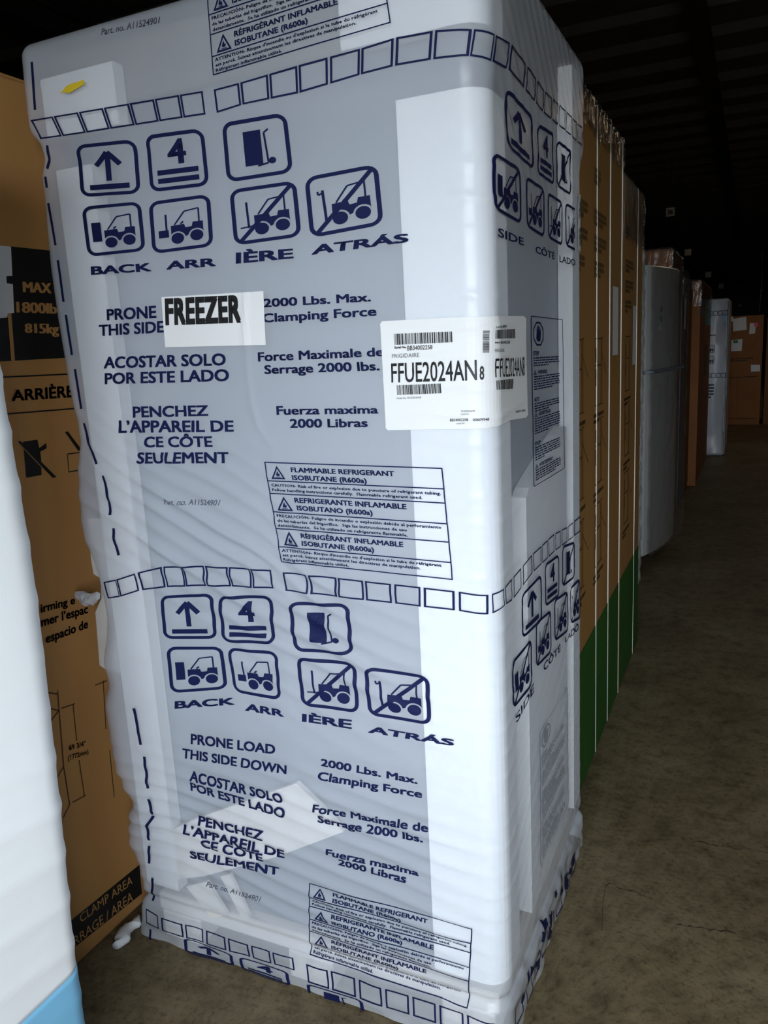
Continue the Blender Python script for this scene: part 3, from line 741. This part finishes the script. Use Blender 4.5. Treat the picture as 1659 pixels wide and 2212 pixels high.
bc([(1054, 714), (1054, 762), (1041, 762), (1041, 714)], 26, 3)
lt('Serial No.', [(854, 748), (880, 747), (880, 752), (854, 753)], bold=.04); lt('BB34002258', [(882, 747), (936, 745), (936, 754), (882, 757)])
lt('FRIGIDAIRE', [(849, 765), (908, 762), (908, 771), (849, 773)], 'thin_black', 0.0)
lt('FFUE2024AN', [(847, 785), (1029, 777), (1030, 821), (848, 826)], bold=.010); lt('8', [(1035, 791), (1044, 791), (1044, 820), (1035, 820)], bold=.02)
lt('BB34002258', [(974, 904), (1013, 903), (1013, 909), (974, 910)]); lt('00609948', [(1022, 903), (1053, 902), (1053, 908), (1022, 909)])
lt('FFUE2024AN8', [(998, 886), (1026, 885), (1026, 889), (998, 890)], 'thin_black', 0); lt('Model No. FFUE2024AN8', [(859, 858), (912, 856), (912, 860), (859, 862)], 'thin_black', 0)
lt('Model No.', [(998, 893), (1015, 892), (1015, 895), (998, 896)], 'thin_black', 0); lt('Serial No.', [(988, 913), (1006, 912), (1006, 915), (988, 916)], 'thin_black', 0)
lt('Lot No. 00609948', [(1066, 704), (1088, 702), (1088, 708), (1066, 709)]); lt('Serial No.', [(1065, 738), (1076, 738), (1076, 742), (1065, 742)], bold=.03)
lt('BB34002258', [(1077, 737), (1096, 736), (1096, 742), (1077, 743)]); lt('FRIGIDAIRE', [(1065, 754), (1084, 753), (1084, 760), (1065, 761)], 'thin_black', 0)
lt('FFUE2024AN8', [(1065, 775), (1128, 771), (1128, 812), (1066, 815)], bold=.0); lt('BB34002258', [(1109, 887), (1120, 886), (1120, 890), (1109, 892)]); lt('00609948', [(1122, 885), (1130, 884), (1130, 889), (1122, 890)])
sl = sheet('barcode_strip', [(1245, 420), (1255, 422), (1255, 548), (1245, 540)], 'paper', fz)
for a, b in ((436, 470), (492, 530)):
    lay('barcode', barcode(14, 5), [(1247, b), (1247, a), (1252, a + 1), (1252, b + 2)], FILM, 'thin_black', sl, LO)
# torn end of film sticking out on the left
c0 = on_plane(190, 1291, 1, -.02)
bm = bmesh.new()
rnd = random.Random(5); rows = []
for i in range(9):
    t = i / 8; cxp, czp = c0[0] + .028 - .062 * t, c0[2] + .004 - .010 * math.sin(t * 3) + .004 * t
    r = .010 + .006 * math.sin(PI * t) * (1 if i % 2 else .7); r *= (1 if i < 8 else .3)
    rows.append([bm.verts.new((cxp + rnd.uniform(-.003, .003), -.02 + r * .7 * math.cos(2 * PI * j / 10) * rnd.uniform(.6, 1.2), czp + r * math.sin(2 * PI * j / 10) * rnd.uniform(.6, 1.2))) for j in range(10)])
for a, b in zip(rows, rows[1:]):
    for j in range(10): bm.faces.new((a[j], a[(j + 1) % 10], b[(j + 1) % 10], b[j]))
bm.faces.new(rows[0]); bm.faces.new(rows[-1])
bm_obj('film_tail', bm, 'grey_wrap', fz)

# ================================================================== CARTONS
def carton(name, label, x0, x1, y0, y1, h, m='card', group=None, flaps='y'):
    t = thing(name, label, 'carton', ((x0 + x1) / 2, (y0 + y1) / 2, 0), 0, group)
    a, b = (x1 - x0) / 2, (y1 - y0) / 2
    box('carton_body', (-a, a, -b, b, 0, h - .006), m, t, .004)
    g = .0015
    box('flap', (-a + .002, -g, -b + .002, b - .002, h - .0058, h), m, t, .0015, 1)
    box('flap', (g, a - .002, -b + .002, b - .002, h - .0058, h), m, t, .0015, 1)
    # closing tape over the flap joint and down both ends
    bm = bmesh.new(); bm_box(bm, -.025, .025, -b - .0008, b + .0008, h, h + .0007); bm_box(bm, -.025, .025, -b - .0012, -b - .0002, h - .07, h + .0007); bm_box(bm, -.025, .025, b + .0002, b + .0012, h - .07, h + .0007)
    bm_obj('tape', bm, 'tape', t)
    return t

def local_lay(root, name, shape, quad, surf, m, off=.0012, px=True):
    o = lay(name, shape, quad, surf, m, None, off, px)
    o.parent = root; o.matrix_parent_inverse = Matrix.Translation(-Vector(root.location)); return o

# --- carton behind the freezer's left edge
LX = -.970
lc = carton('clamp_carton', 'tall brown carton with black clamping print left of the wrapped freezer', -1.72, LX, -.345, .50, 1.895)
LP = Plane(0, LX, 1)
def lp(name, shape, quad, m, off=.0012): return local_lay(lc, name, shape, quad, LP, m, off)
def lpoly(name, pts, m, off=.0012):
    s = Shape(); s.poly([LP.coords(*p) for p in pts]); return local_lay(lc, name, s, [(0, 1), (1, 1), (1, 0), (0, 0)], LP, m, off, px=False)
def ltx(body, q, m, bold=.03, off=.002): return local_lay(lc, 'lettering', Shape().text(body, 0, 0, 1, 1, bold, 3), q, LP, m, off)
lpoly('print_block', [(-20, 528), (190, 550), (196, 770), (-20, 782)], 'card_black')
lpoly('print_gap', [(15, 676), (23, 676), (31, 779), (23, 779)], 'card', .0018)
ltx('MAX', [(47, 609), (106, 612), (107, 634), (48, 631)], 'card', 0.0); ltx('1800lb', [(33, 652), (118, 656), (119, 678), (34, 675)], 'card', 0.0); ltx('815kg', [(51, 699), (122, 700), (123, 721), (52, 719)], 'card', 0.0)
for kk, oo in ((1.3, .0026), (2.6, .0032)):
    ltx('MAX', [(47 + kk, 609), (106 + kk, 612), (107 + kk, 634), (48 + kk, 631)], 'card', 0.0, oo); ltx('1800lb', [(33 + kk, 652), (118 + kk, 656), (119 + kk, 678), (34 + kk, 675)], 'card', 0.0, oo); ltx('815kg', [(51 + kk, 699), (122 + kk, 700), (123 + kk, 721), (52 + kk, 719)], 'card', 0.0, oo)
for a, b in (((-20, 816), (190, 806)), ((-20, 897), (190, 880))):
    lpoly('print_line', [(a[0], a[1] - 1.6), (b[0], b[1] - 1.6), (b[0], b[1] + 1.6), (a[0], a[1] + 1.6)], 'card_black')
ltx('ARRIÈRE', [(23, 843), (157, 832), (158, 858), (24, 867)], 'card_black')
lpoly('pictogram', [(49, 954), (80, 950), (84, 968), (92, 962), (99, 957), (100, 968), (86, 976), (88, 990), (89, 1026), (56, 1032)], 'card_black')
lpoly('pictogram', [(33, 952), (40, 952), (123, 1032), (112, 1034)], 'card', .0016)
lpoly('pictogram', [(37, 954), (42, 952), (121, 1031), (112, 1032)], 'card_black', .002)
lpoly('pictogram', [(139, 933), (146, 932), (176, 972), (168, 974)], 'card_black')
s = Shape(); s.rrect(0, 0, 1, 1, .05, .06); lp('pictogram', s, [(144, 980), (172, 976), (174, 1016), (147, 1021)], 'card_black')
ltx('irming e', [(86, 1305), (160, 1287), (161, 1304), (87, 1324)], 'card_black'); ltx('mer l’espac', [(87, 1334), (188, 1305), (189, 1324), (88, 1354)], 'card_black'); ltx('espacio de', [(97, 1370), (188, 1337), (189, 1356), (98, 1390)], 'card_black')
for pts in ([(103, 1496), (123, 1499)], [(107, 1530), (127, 1535), (110, 1556)], [(127, 1535), (137, 1656), (150, 1738)], [(124, 1492), (127, 1535)], [(132, 1530), (161, 1520)], [(157, 1522), (165, 1600)], [(170, 1642), (182, 1720)], [(184, 1718), (156, 1733)], [(150, 1738), (136, 1766)], [(137, 1656), (122, 1680)],
            [(222, 1470), (228, 1575)], [(236, 1620), (246, 1722)], [(205, 1480), (230, 1470)]):
    s = Shape(); s.lines([LP.coords(*p) for p in pts], .0028); local_lay(lc, 'drawing_line', s, [(0, 1), (1, 1), (1, 0), (0, 0)], LP, 'card_thin', .0012, px=False)
ltx('69 3/4"', [(147, 1610), (183, 1600), (184, 1611), (148, 1621)], 'card_thin', .02); ltx('(1772mm)', [(145, 1632), (189, 1618), (190, 1628), (146, 1643)], 'card_thin', .02)
lpoly('print_block', [(120, 2015), (300, 1868), (306, 1930), (124, 2075)], 'card_black')
ltx('CLAMP AREA', [(170, 1976), (283, 1890), (285, 1908), (173, 1993)], 'card', 0.0); ltx('SERRAGE / AREA', [(135, 2042), (284, 1924), (286, 1944), (138, 2060)], 'card', 0.0)
# torn white label on that carton
pl_ = lpoly('torn_label', [(-25, 528), (22, 533), (25, 596), (12, 597), (13, 612), (26, 614), (29, 676), (15, 677), (14, 686), (-25, 690)], 'paper', .0022)

# --- white wrapped appliance in the left foreground
wa = thing('white_wrapped_appliance', 'appliance in bright white stretch film with light blue foot, left foreground', 'appliance', (-.95, -.80, 0))
def wrap_shell(name, z0, z1, m, seed, n=110, rows=150):
    P_, F_ = [], []
    a, b, r = .347, .388, .035
    per = []
    for cx_, cy_, a0 in ((a - r, b - r, 0), (-a + r, b - r, 90), (-a + r, -b + r, 180), (a - r, -b + r, 270)):
        for kk in range(9):
            an = math.radians(a0 + 90 * kk / 8); per.append((cx_ + r * math.cos(an), cy_ + r * math.sin(an), math.cos(an), math.sin(an)))
    dense = []
    for i in range(len(per)):
        p, q = per[i], per[(i + 1) % len(per)]; L = math.hypot(q[0] - p[0], q[1] - p[1]); kn = max(1, int(L / .03))
        for t in range(kn): dense.append([p[j] + (q[j] - p[j]) * t / kn for j in range(4)])
    d_ = np.array(dense); nn = len(d_)
    ang = np.linspace(0, 1, nn, endpoint=False)
    zs = np.linspace(z0, z1, rows)
    for iz, z in enumerate(zs):
        t = z + .12 * np.sin(d_[:, 1] * 3) + .05 * d_[:, 0]
        h = .0030 * ridge(t + .02 * vnoise(d_[:, 1] * 6, np.full(nn, z * 6), seed), .085, 5) * (.2 + vnoise(d_[:, 1] * 4, np.full(nn, z * 9), seed + 1)) + .006 * vnoise(d_[:, 1] * 3, np.full(nn, z * 3), seed + 2)
        h = h + .022 * sstep(np.full(nn, z), .2, 1.1)
        for (x_, y_, nx_, ny_), hh in zip(d_, h): P_.append((x_ + nx_ * hh, y_ + ny_ * hh, z))
    for i in range(rows - 1):
        for j in range(nn):
            F_.append((i * nn + j, i * nn + (j + 1) % nn, (i + 1) * nn + (j + 1) % nn, (i + 1) * nn + j))
    F_.append(tuple(range((rows - 1) * nn, rows * nn))); F_.append(tuple(reversed(range(nn))))
    return mesh_obj(name, P_, F_, m, wa, True)
wrap_shell('film_wrap', .358, 1.72, 'white_film', 31)
wrap_shell('blue_foot', .0, .357, 'blue_film', 41, rows=40)

# --- the row along the aisle, behind the freezer
AX = -.05
ca = carton('strapped_carton', 'tall brown carton with green foot and white straps right behind the freezer', -.80, AX, .80, 1.685, 1.958, 'card_shaded')
cb = carton('strapped_carton', 'slightly shorter brown carton behind the green footed strapped one', -.80, AX, 1.705, 2.235, 1.868, 'card_shaded')
def row_prints(root, y0, y1, h, straps, lab, seed):
    PP = Plane(0, AX, 1); rnd = random.Random(seed)
    def R(name, yz, m, off=.0012):
        s = Shape(); s.poly(yz); return local_lay(root, name, s, [(0, 1), (1, 1), (1, 0), (0, 0)], PP, m, off, px=False)
    def rc(name, a, b, c, d, m, off=.0012): return R(name, [(a, c), (b, c), (b, d), (a, d)], m, off)
    rc('green_foot', y0 + .003, y1 - .003, .004, .44, 'green')
    n = int((y1 - y0) / .30)
    for j in range(n):
        a = y0 + .06 + j * .30
        for kz, (z, ww) in enumerate(((h - .16, .10), (h - .27, .20), (h - .34, .20), (h - .41, .16))):
            s = Shape(); fine_lines(s, 0, 1, .05, 3, .32, .24, seed * 10 + kz)
            local_lay(root, 'print_lines', s, [(a, z), (a + ww, z), (a + ww, z - .05), (a, z - .05)], PP, 'card_print', .0012, px=False)
        # line drawings of the appliance with dimension arrows
        for z in (1.22, .98, .72):
            s = Shape(); s.rrect(.1, 0, .55, 1, .04, .02); s.line((.1, .6), (.55, .6), .02); s.rect(.15, .3, .18, .55); s.rect(.15, .65, .18, .85); s.line((.62, 0), (.62, 1), .015); s.line((.56, 0), (.70, 0), .015); s.line((.56, 1), (.70, 1), .015)
            s.line((.55, .8), (.98, .45), .015)
            local_lay(root, 'line_drawing', s, [(a, z + .11), (a + .22, z + .11), (a + .22, z - .09), (a, z - .09)], PP, 'card_thin', .0012, px=False)
            s = Shape(); fine_lines(s, 0, 1, .05, 2, .5, .3, seed * 7 + int(z * 10))
            local_lay(root, 'print_lines', s, [(a, z - .11), (a + .17, z - .11), (a + .17, z - .145), (a, z - .145)], PP, 'card_thin', .0012, px=False)
    for ys in straps:
        bm = bmesh.new(); bm_box(bm, AX, AX + .0025, ys - .004, ys + .004, .002, h + .002); bm_box(bm, -.80, AX + .0025, ys - .004, ys + .004, h + .0008, h + .003)
        o = bm_obj('strap', bm, 'strap', root); o.matrix_parent_inverse = Matrix.Translation(-Vector(root.location))
    if lab:
        lo = rc('shipping_label', lab[0], lab[1], lab[2], lab[3], 'paper', .0022)
        zz_ = np.linspace(lab[2] + .02, lab[3] - .02, 4)
        for i, (a, b) in enumerate(zip(zz_[:-1], zz_[1:])):
            o = lay('barcode', barcode(10, seed + i), [(lab[0] + .02, a + .012), (lab[0] + .02, b - .012), (lab[1] - .02, b - .012), (lab[1] - .02, a + .012)], PP, 'thin_black', None, .0030, px=False)
            o.parent = lo
            o.matrix_parent_inverse = Matrix.Translation(-Vector(root.location))
row_prints(ca, .80, 1.685, 1.958, (1.205, 1.435, 1.677), (1.485, 1.60, 1.27, 1.49), 11)
row_prints(cb, 1.705, 2.235, 1.868, (2.08,), (1.96, 2.05, 1.22, 1.44), 12)
def shroud(name, dims, m, root, drop, seed=1):
    """crumpled film hood over the top of a carton (world dims)"""
    x0, x1, y0, y1, z1 = dims; rnd_ = np.random.RandomState(seed)
    n = 40; P_, F_ = [], []
    per = [(x0 + (x1 - x0) * i / n, y0) for i in range(n)] + [(x1, y0 + (y1 - y0) * i / n) for i in range(n)] + [(x1 - (x1 - x0) * i / n, y1) for i in range(n)] + [(x0, y1 - (y1 - y0) * i / n) for i in range(n)]
    cx_, cy_ = (x0 + x1) / 2, (y0 + y1) / 2; nn = len(per)
    for r_i, (zf, inn) in enumerate(((0, 0), (.35, 0), (.7, 0), (.93, .0), (1.0, .02), (1.0, .2))):
        for i, (a, b) in enumerate(per):
            k_ = .004 + .006 * rnd_.rand() if r_i < 4 else .002
            dx = (1 if a >= x1 - 1e-6 else -1 if a <= x0 + 1e-6 else 0); dy = (1 if b >= y1 - 1e-6 else -1 if b <= y0 + 1e-6 else 0)
            jag = .03 * rnd_.rand() if r_i == 0 else 0
            P_.append((a + dx * k_ + (cx_ - a) * inn, b + dy * k_ + (cy_ - b) * inn, z1 - drop * (1 - zf) + jag + (.006 + .008 * rnd_.rand() if r_i >= 3 else 0)))
    for r_i in range(5):
        for i in range(nn): F_.append((r_i * nn + i, r_i * nn + (i + 1) % nn, (r_i + 1) * nn + (i + 1) % nn, (r_i + 1) * nn + i))
    F_.append(tuple(range(5 * nn, 6 * nn)))
    o = mesh_obj(name, P_, F_, m, root); o.matrix_parent_inverse = Matrix.Translation(-Vector(root.location)); return o
shroud('film_hood', (-.80, AX, .80, 1.685, 1.958), 'clear', ca, .10, 3)
shroud('film_hood', (-.80, AX, 1.705, 2.235, 1.868), 'clear', cb, .22, 4)

# --- narrow film wrapped thing
cw = thing('film_wrapped_unit', 'narrow unit in crinkled clear film beside the silver refrigerator', 'appliance', (-.50, 2.80, 0))
box('unit_body', (-.32, .33, -.42, .36, 0, 1.735), 'card_dark', cw, .02)
P_, F_ = [], []
rs = np.random.RandomState(8); per = []
for i in range(40): per.append((-.335 + .68 * i / 40, -.435, 0, -1))
for i in range(40): per.append((.345, -.435 + .81 * i / 40, 1, 0))
for i in range(40): per.append((.345 - .68 * i / 40, .375, 0, 1))
for i in range(40): per.append((-.335, .375 - .81 * i / 40, -1, 0))
for zi in range(60):
    z = .01 + 1.74 * zi / 59
    for (a, b, nx_, ny_) in per:
        h_ = .012 * rs.rand(); P_.append((a + nx_ * h_, b + ny_ * h_, z))
nn = len(per)
for zi in range(59):
    for i in range(nn): F_.append((zi * nn + i, zi * nn + (i + 1) % nn, (zi + 1) * nn + (i + 1) % nn, (zi + 1) * nn + i))
F_.append(tuple(range(59 * nn, 60 * nn)))
mesh_obj('film_wrap', P_, F_, 'clear2', cw)

# --- silver two door refrigerator, slightly turned
fr = thing('top_freezer_refrigerator', 'silver two door refrigerator with curved doors, unboxed, standing among the cartons', 'refrigerator', (-.16, 3.30, 0), math.radians(-10.5))
# local: +X towards the aisle (door side), +Y along the row
FW, FH = .70, 1.690
box('cabinet', (-.62, -.065, 0.0, FW, .045, FH - .015), 'fridge_side', fr, .012)
for fy in (.05, FW - .05):
    for fx in (-.56, -.12):
        bm = bmesh.new(); bmesh.ops.create_cone(bm, cap_ends=True, segments=14, radius1=.022, radius2=.016, depth=.046, matrix=Matrix.Translation((fx, fy, .023))); bm_obj('foot', bm, 'dark_plastic', fr)
def curved_door(z0, z1):
    n = 18; P_, F_ = [], []
    prof = [(-.055, .004)] + [(-.004 + .045 * math.sin(PI * i / n) ** .55 - .02, .004 + (FW - .008) * i / n) for i in range(n + 1)] + [(-.055, FW - .004)]
    zs = [z0, z0 + .006, z1 - .006, z1]; ins = [.004, 0, 0, .004]
    for z, q in zip(zs, ins):
        for (a, b) in prof: P_.append((a - q, b, z))
    m_ = len(prof)
    for i in range(3):
        for j in range(m_): F_.append((i * m_ + j, i * m_ + (j + 1) % m_, (i + 1) * m_ + (j + 1) % m_, (i + 1) * m_ + j))
    F_.append(tuple(reversed(range(m_)))); F_.append(tuple(range(3 * m_, 4 * m_)))
    return mesh_obj('door', P_, F_, 'silver', fr)
d1 = curved_door(1.135, FH); d2 = curved_door(.085, 1.118)
box('handle', (-.02, .034, .05, FW - .03, 1.119, 1.134), 'blue_plastic', fr, .004)
box('kick_grille', (-.10, -.07, .02, FW - .02, .05, .08), 'dark_plastic', fr, .004)
box('hinge_cap', (-.10, -.02, FW - .08, FW - .01, FH - .014, FH + .018), 'dark_plastic', fr, .006)
for z in (1.46, 1.41, 1.36):
    s = box('door_sticker', (.0165, .019, .20, .235, z - .016, z + .016), 'paper' if z == 1.36 else 'blue_plastic', d1)
    s.parent = fr
# clear film loosely over the front
P_, F_ = [], []
rs = np.random.RandomState(4); ny, nz = 26, 60
for i in range(nz):
    for j in range(ny):
        t = j / (ny - 1); P_.append((.034 + .008 * math.sin(PI * t) + .010 * rs.rand(), .0 + FW * t, .10 + 1.585 * i / (nz - 1)))
for i in range(nz - 1):
    for j in range(ny - 1): F_.append((i * ny + j, i * ny + j + 1, (i + 1) * ny + j + 1, (i + 1) * ny + j))
mesh_obj('film_cover', P_, F_, 'clear', fr, True)

# --- further cartons
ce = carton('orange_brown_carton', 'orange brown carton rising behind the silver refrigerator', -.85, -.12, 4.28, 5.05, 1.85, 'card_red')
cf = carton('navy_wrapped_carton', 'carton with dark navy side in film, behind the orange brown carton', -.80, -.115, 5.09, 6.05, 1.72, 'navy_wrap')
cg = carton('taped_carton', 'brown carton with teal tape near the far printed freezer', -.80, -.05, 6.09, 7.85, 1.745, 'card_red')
def face_patch(root, x, y0, y1, z0, z1, name, m, off=.0015):
    s = Shape().rect(0, 0, 1, 1); return local_lay(root, name, s, [(y0, z1), (y1, z1), (y1, z0), (y0, z0)], Plane(0, x, 1), m, off, px=False)
face_patch(ce, -.12, 4.66, 4.74, 1.05, 1.38, 'print_mark', 'card_black'); face_patch(ce, -.12, 4.55, 4.95, .93, .97, 'print_lines', 'card_print')
face_patch(cf, -.115, 5.50, 6.04, .05, 1.66, 'brown_panel', 'card_dark'); face_patch(cf, -.115, 5.22, 5.40, 1.35, 1.62, 'pale_label', 'paper', .0025)
face_patch(cg, -.05, 6.75, 7.80, 1.38, 1.64, 'teal_panel', 'teal_tape'); face_patch(cg, -.05, 6.10, 6.40, 1.45, 1.60, 'blue_patch', 'blue_tape')
face_patch(cg, -.05, 6.9, 7.4, .9, 1.2, 'print_mark', 'card_print')
shroud('film_hood', (-.85, -.12, 4.28, 5.05, 1.85), 'clear', ce, .30, 5)
shroud('film_hood', (-.80, -.115, 5.09, 6.05, 1.72), 'clear', cf, .16, 6)
shroud('film_hood', (-.80, -.05, 6.09, 7.85, 1.745), 'clear', cg, .22, 7)

# --- far white printed freezer
hz = thing('wrapped_freezer', 'small looking white film wrapped freezer with blue print at the far end of the row', 'freezer', (-.30, 8.35, 0))
box('cabinet', (-.39, .39, -.38, .38, .03, 1.60), 'steel_grey', hz, .02)
for px_ in (-.40, .30): box('corner_post', (px_, px_ + .10, -.405, -.385, .03, 1.60), 'foam', hz, .004)
box('corner_post', (.393, .41, .28, .40, .03, 1.60), 'foam', hz, .004)
bm = bmesh.new(); bm_box(bm, -.42, .42, -.42, .42, .0, 1.648, .03, 4); bmesh.ops.subdivide_edges(bm, edges=bm.edges[:], cuts=6, use_grid_fill=True)
rs = np.random.RandomState(2)
for v in bm.verts:
    if .02 < v.co.z < 1.64: v.co.x += (rs.rand() - .3) * .008 * (1 if v.co.x > 0 else -1); v.co.y -= rs.rand() * .004
fo = bm_obj('film_wrap', bm, 'grey_wrap', hz, True)
HP = Plane(1, 7.915, -1)
def hp(shape, x0, x1, z0, z1, m='ink', name='print_mark'): o = local_lay(hz, name, shape, [(x0, z1), (x1, z1), (x1, z0), (x0, z0)], HP, m, .003, px=False); return o
for zz_ in (1.50, .86):
    for i in range(4):
        s = Shape(); s.rrect(0, 0, 1, 1, .02, .12); hp(s, -.08 + .05 * i, -.04 + .05 * i, zz_ - .025, zz_ + .025)
hp(Shape().text('BACK', 0, 0, 1, 1, .04), -.07, .0, 1.27, 1.285)
for z0, z1 in ((1.10, 1.18), (.985, 1.065)): hp(icon('tall'), -.08, -.005, z0, z1)
s = Shape(); fine_lines(s, 0, 1, .05, 5, .18, .10, 4); hp(s, -.09, .0, .60, .78)
hp(Shape().poly([(.2, 1), (1, .9), (1, 0), (.8, .4)]), .03, .09, 1.36, 1.50, 'blue_tape', 'blue_tape_end')

# --- big carton across the far end with papers on it
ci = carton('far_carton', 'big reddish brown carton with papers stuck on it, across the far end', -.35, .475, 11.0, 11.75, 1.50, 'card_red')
IP = Plane(1, 11.0, -1)
def ip(q, m, off=.0025, shape=None, name='paper_sheet'): return local_lay(ci, name, shape or Shape().rect(0, 0, 1, 1), q, IP, m, off)
ip([(1583, 689), (1612, 684), (1613, 712), (1584, 716)], 'paper'); ip([(1580, 735), (1604, 732), (1602, 758), (1579, 759)], 'paper')
ip([(1620, 698), (1633, 698), (1631, 720), (1618, 722)], 'paper', name='shipping_label'); ip([(1622, 788), (1642, 788), (1642, 802), (1622, 803)], 'paper', name='shipping_label')
ip([(1628, 697), (1637, 695), (1638, 706), (1630, 708)], 'pink', .004, Shape().disc((.5, .5), .5), 'pink_sticker')
ip([(1584, 735), (1594, 735), (1594, 741), (1584, 741)], 'green_ink', .004, name='print_mark')
s = Shape(); fine_lines(s, 0, 1, .05, 2, .5, .3, 3); ip([(1578, 774), (1628, 772), (1628, 780), (1578, 782)], 'card_black', .002, s, 'print_lines')
s = Shape(); s.rect(0, 0, 1, .02).rect(0, .98, 1, 1).rect(.3, 0, .31, 1); ip([(1575, 815), (1636, 812), (1634, 905), (1575, 905)], 'card_thin', .002, s, 'panel_lines')
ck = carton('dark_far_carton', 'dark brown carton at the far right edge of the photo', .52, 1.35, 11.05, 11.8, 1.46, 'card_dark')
box('film_edge', (-.30, -.29, -.381, -.376, .05, .80), 'paper', ck)

# --- hanging number signs
SIGN = [(1448, 458, 12.0, '36'), (1486, 545, 15.3, '35'), (1530, 593, 20.5, '34'), (1558, 618, 27.0, '33'), (1598, 660, 40.0, '32')]
WHERE = ['nearest and largest of the row', 'second nearest of the row', 'third nearest of the row', 'fourth nearest of the row', 'farthest and smallest of the row']
for i, (px_, py_, yy_, num) in enumerate(SIGN):
    c = on_plane(px_, py_, 1, yy_); hs = .5 * (16, 12, 10.5, 9, 6)[i] / FPX * (yy_ + 1.2)
    t = thing('hanging_sign', 'white square aisle number sign hanging from the dark roof, ' + WHERE[i], 'sign', tuple(c), 0, 'aisle signs under the roof')
    box('sign_panel', (-hs, hs, -.004, .004, -hs, hs), 'paper', t, .002, 1)
    for sx in (-.7, .7): box('wire', (sx * hs - .003, sx * hs + .003, -.003, .003, hs, CZ - .0 - c[2]), 'wire', t)
    if i == 0:
        lay('lettering', Shape().text(num, .18, .22, .82, .78, .04), [(-hs, hs), (hs, hs), (hs, -hs), (-hs, -hs)], Plane(1, 0, -1), 'thin_black', t, .006, px=False)

# --- foam scrap on the floor
c = on_plane(272, 2026, 2, .0)
fs = bmesh.new(); rows = []; rnd = random.Random(9)
pA, pB = on_plane(252, 2052, 2, 0), on_plane(297, 1992, 2, 0)
for i in range(12):
    t = i / 11; p_ = pA + (pB - pA) * t; r = .019 * (math.sin(PI * (t * .9 + .05)) ** .4) * rnd.uniform(.75, 1.15)
    px_ = p_[0] - c[0] + .006 * math.sin(t * 9); py_ = p_[1] - c[1] + .004 * math.sin(t * 13)
    rows.append([fs.verts.new((px_ + r * .9 * math.cos(2 * PI * j / 10) * rnd.uniform(.85, 1.15), py_ + r * .5 * math.cos(2 * PI * j / 10), max(0, .011 + .011 * math.sin(2 * PI * j / 10) * rnd.uniform(.8, 1.2)))) for j in range(10)])
for a, b in zip(rows, rows[1:]):
    for j in range(10): fs.faces.new((a[j], a[(j + 1) % 10], b[(j + 1) % 10], b[j]))
fs.faces.new(rows[0]); fs.faces.new(rows[-1]); bmesh.ops.recalc_face_normals(fs, faces=fs.faces[:])
fo = bm_obj('foam_scrap', fs, 'foam', None, True); fo.location = tuple(c)
tag(fo, 'ragged white foam scrap on the floor left of the wrapped freezer', 'scrap')

bpy.data.objects.remove(_to); bpy.data.curves.remove(_tc)
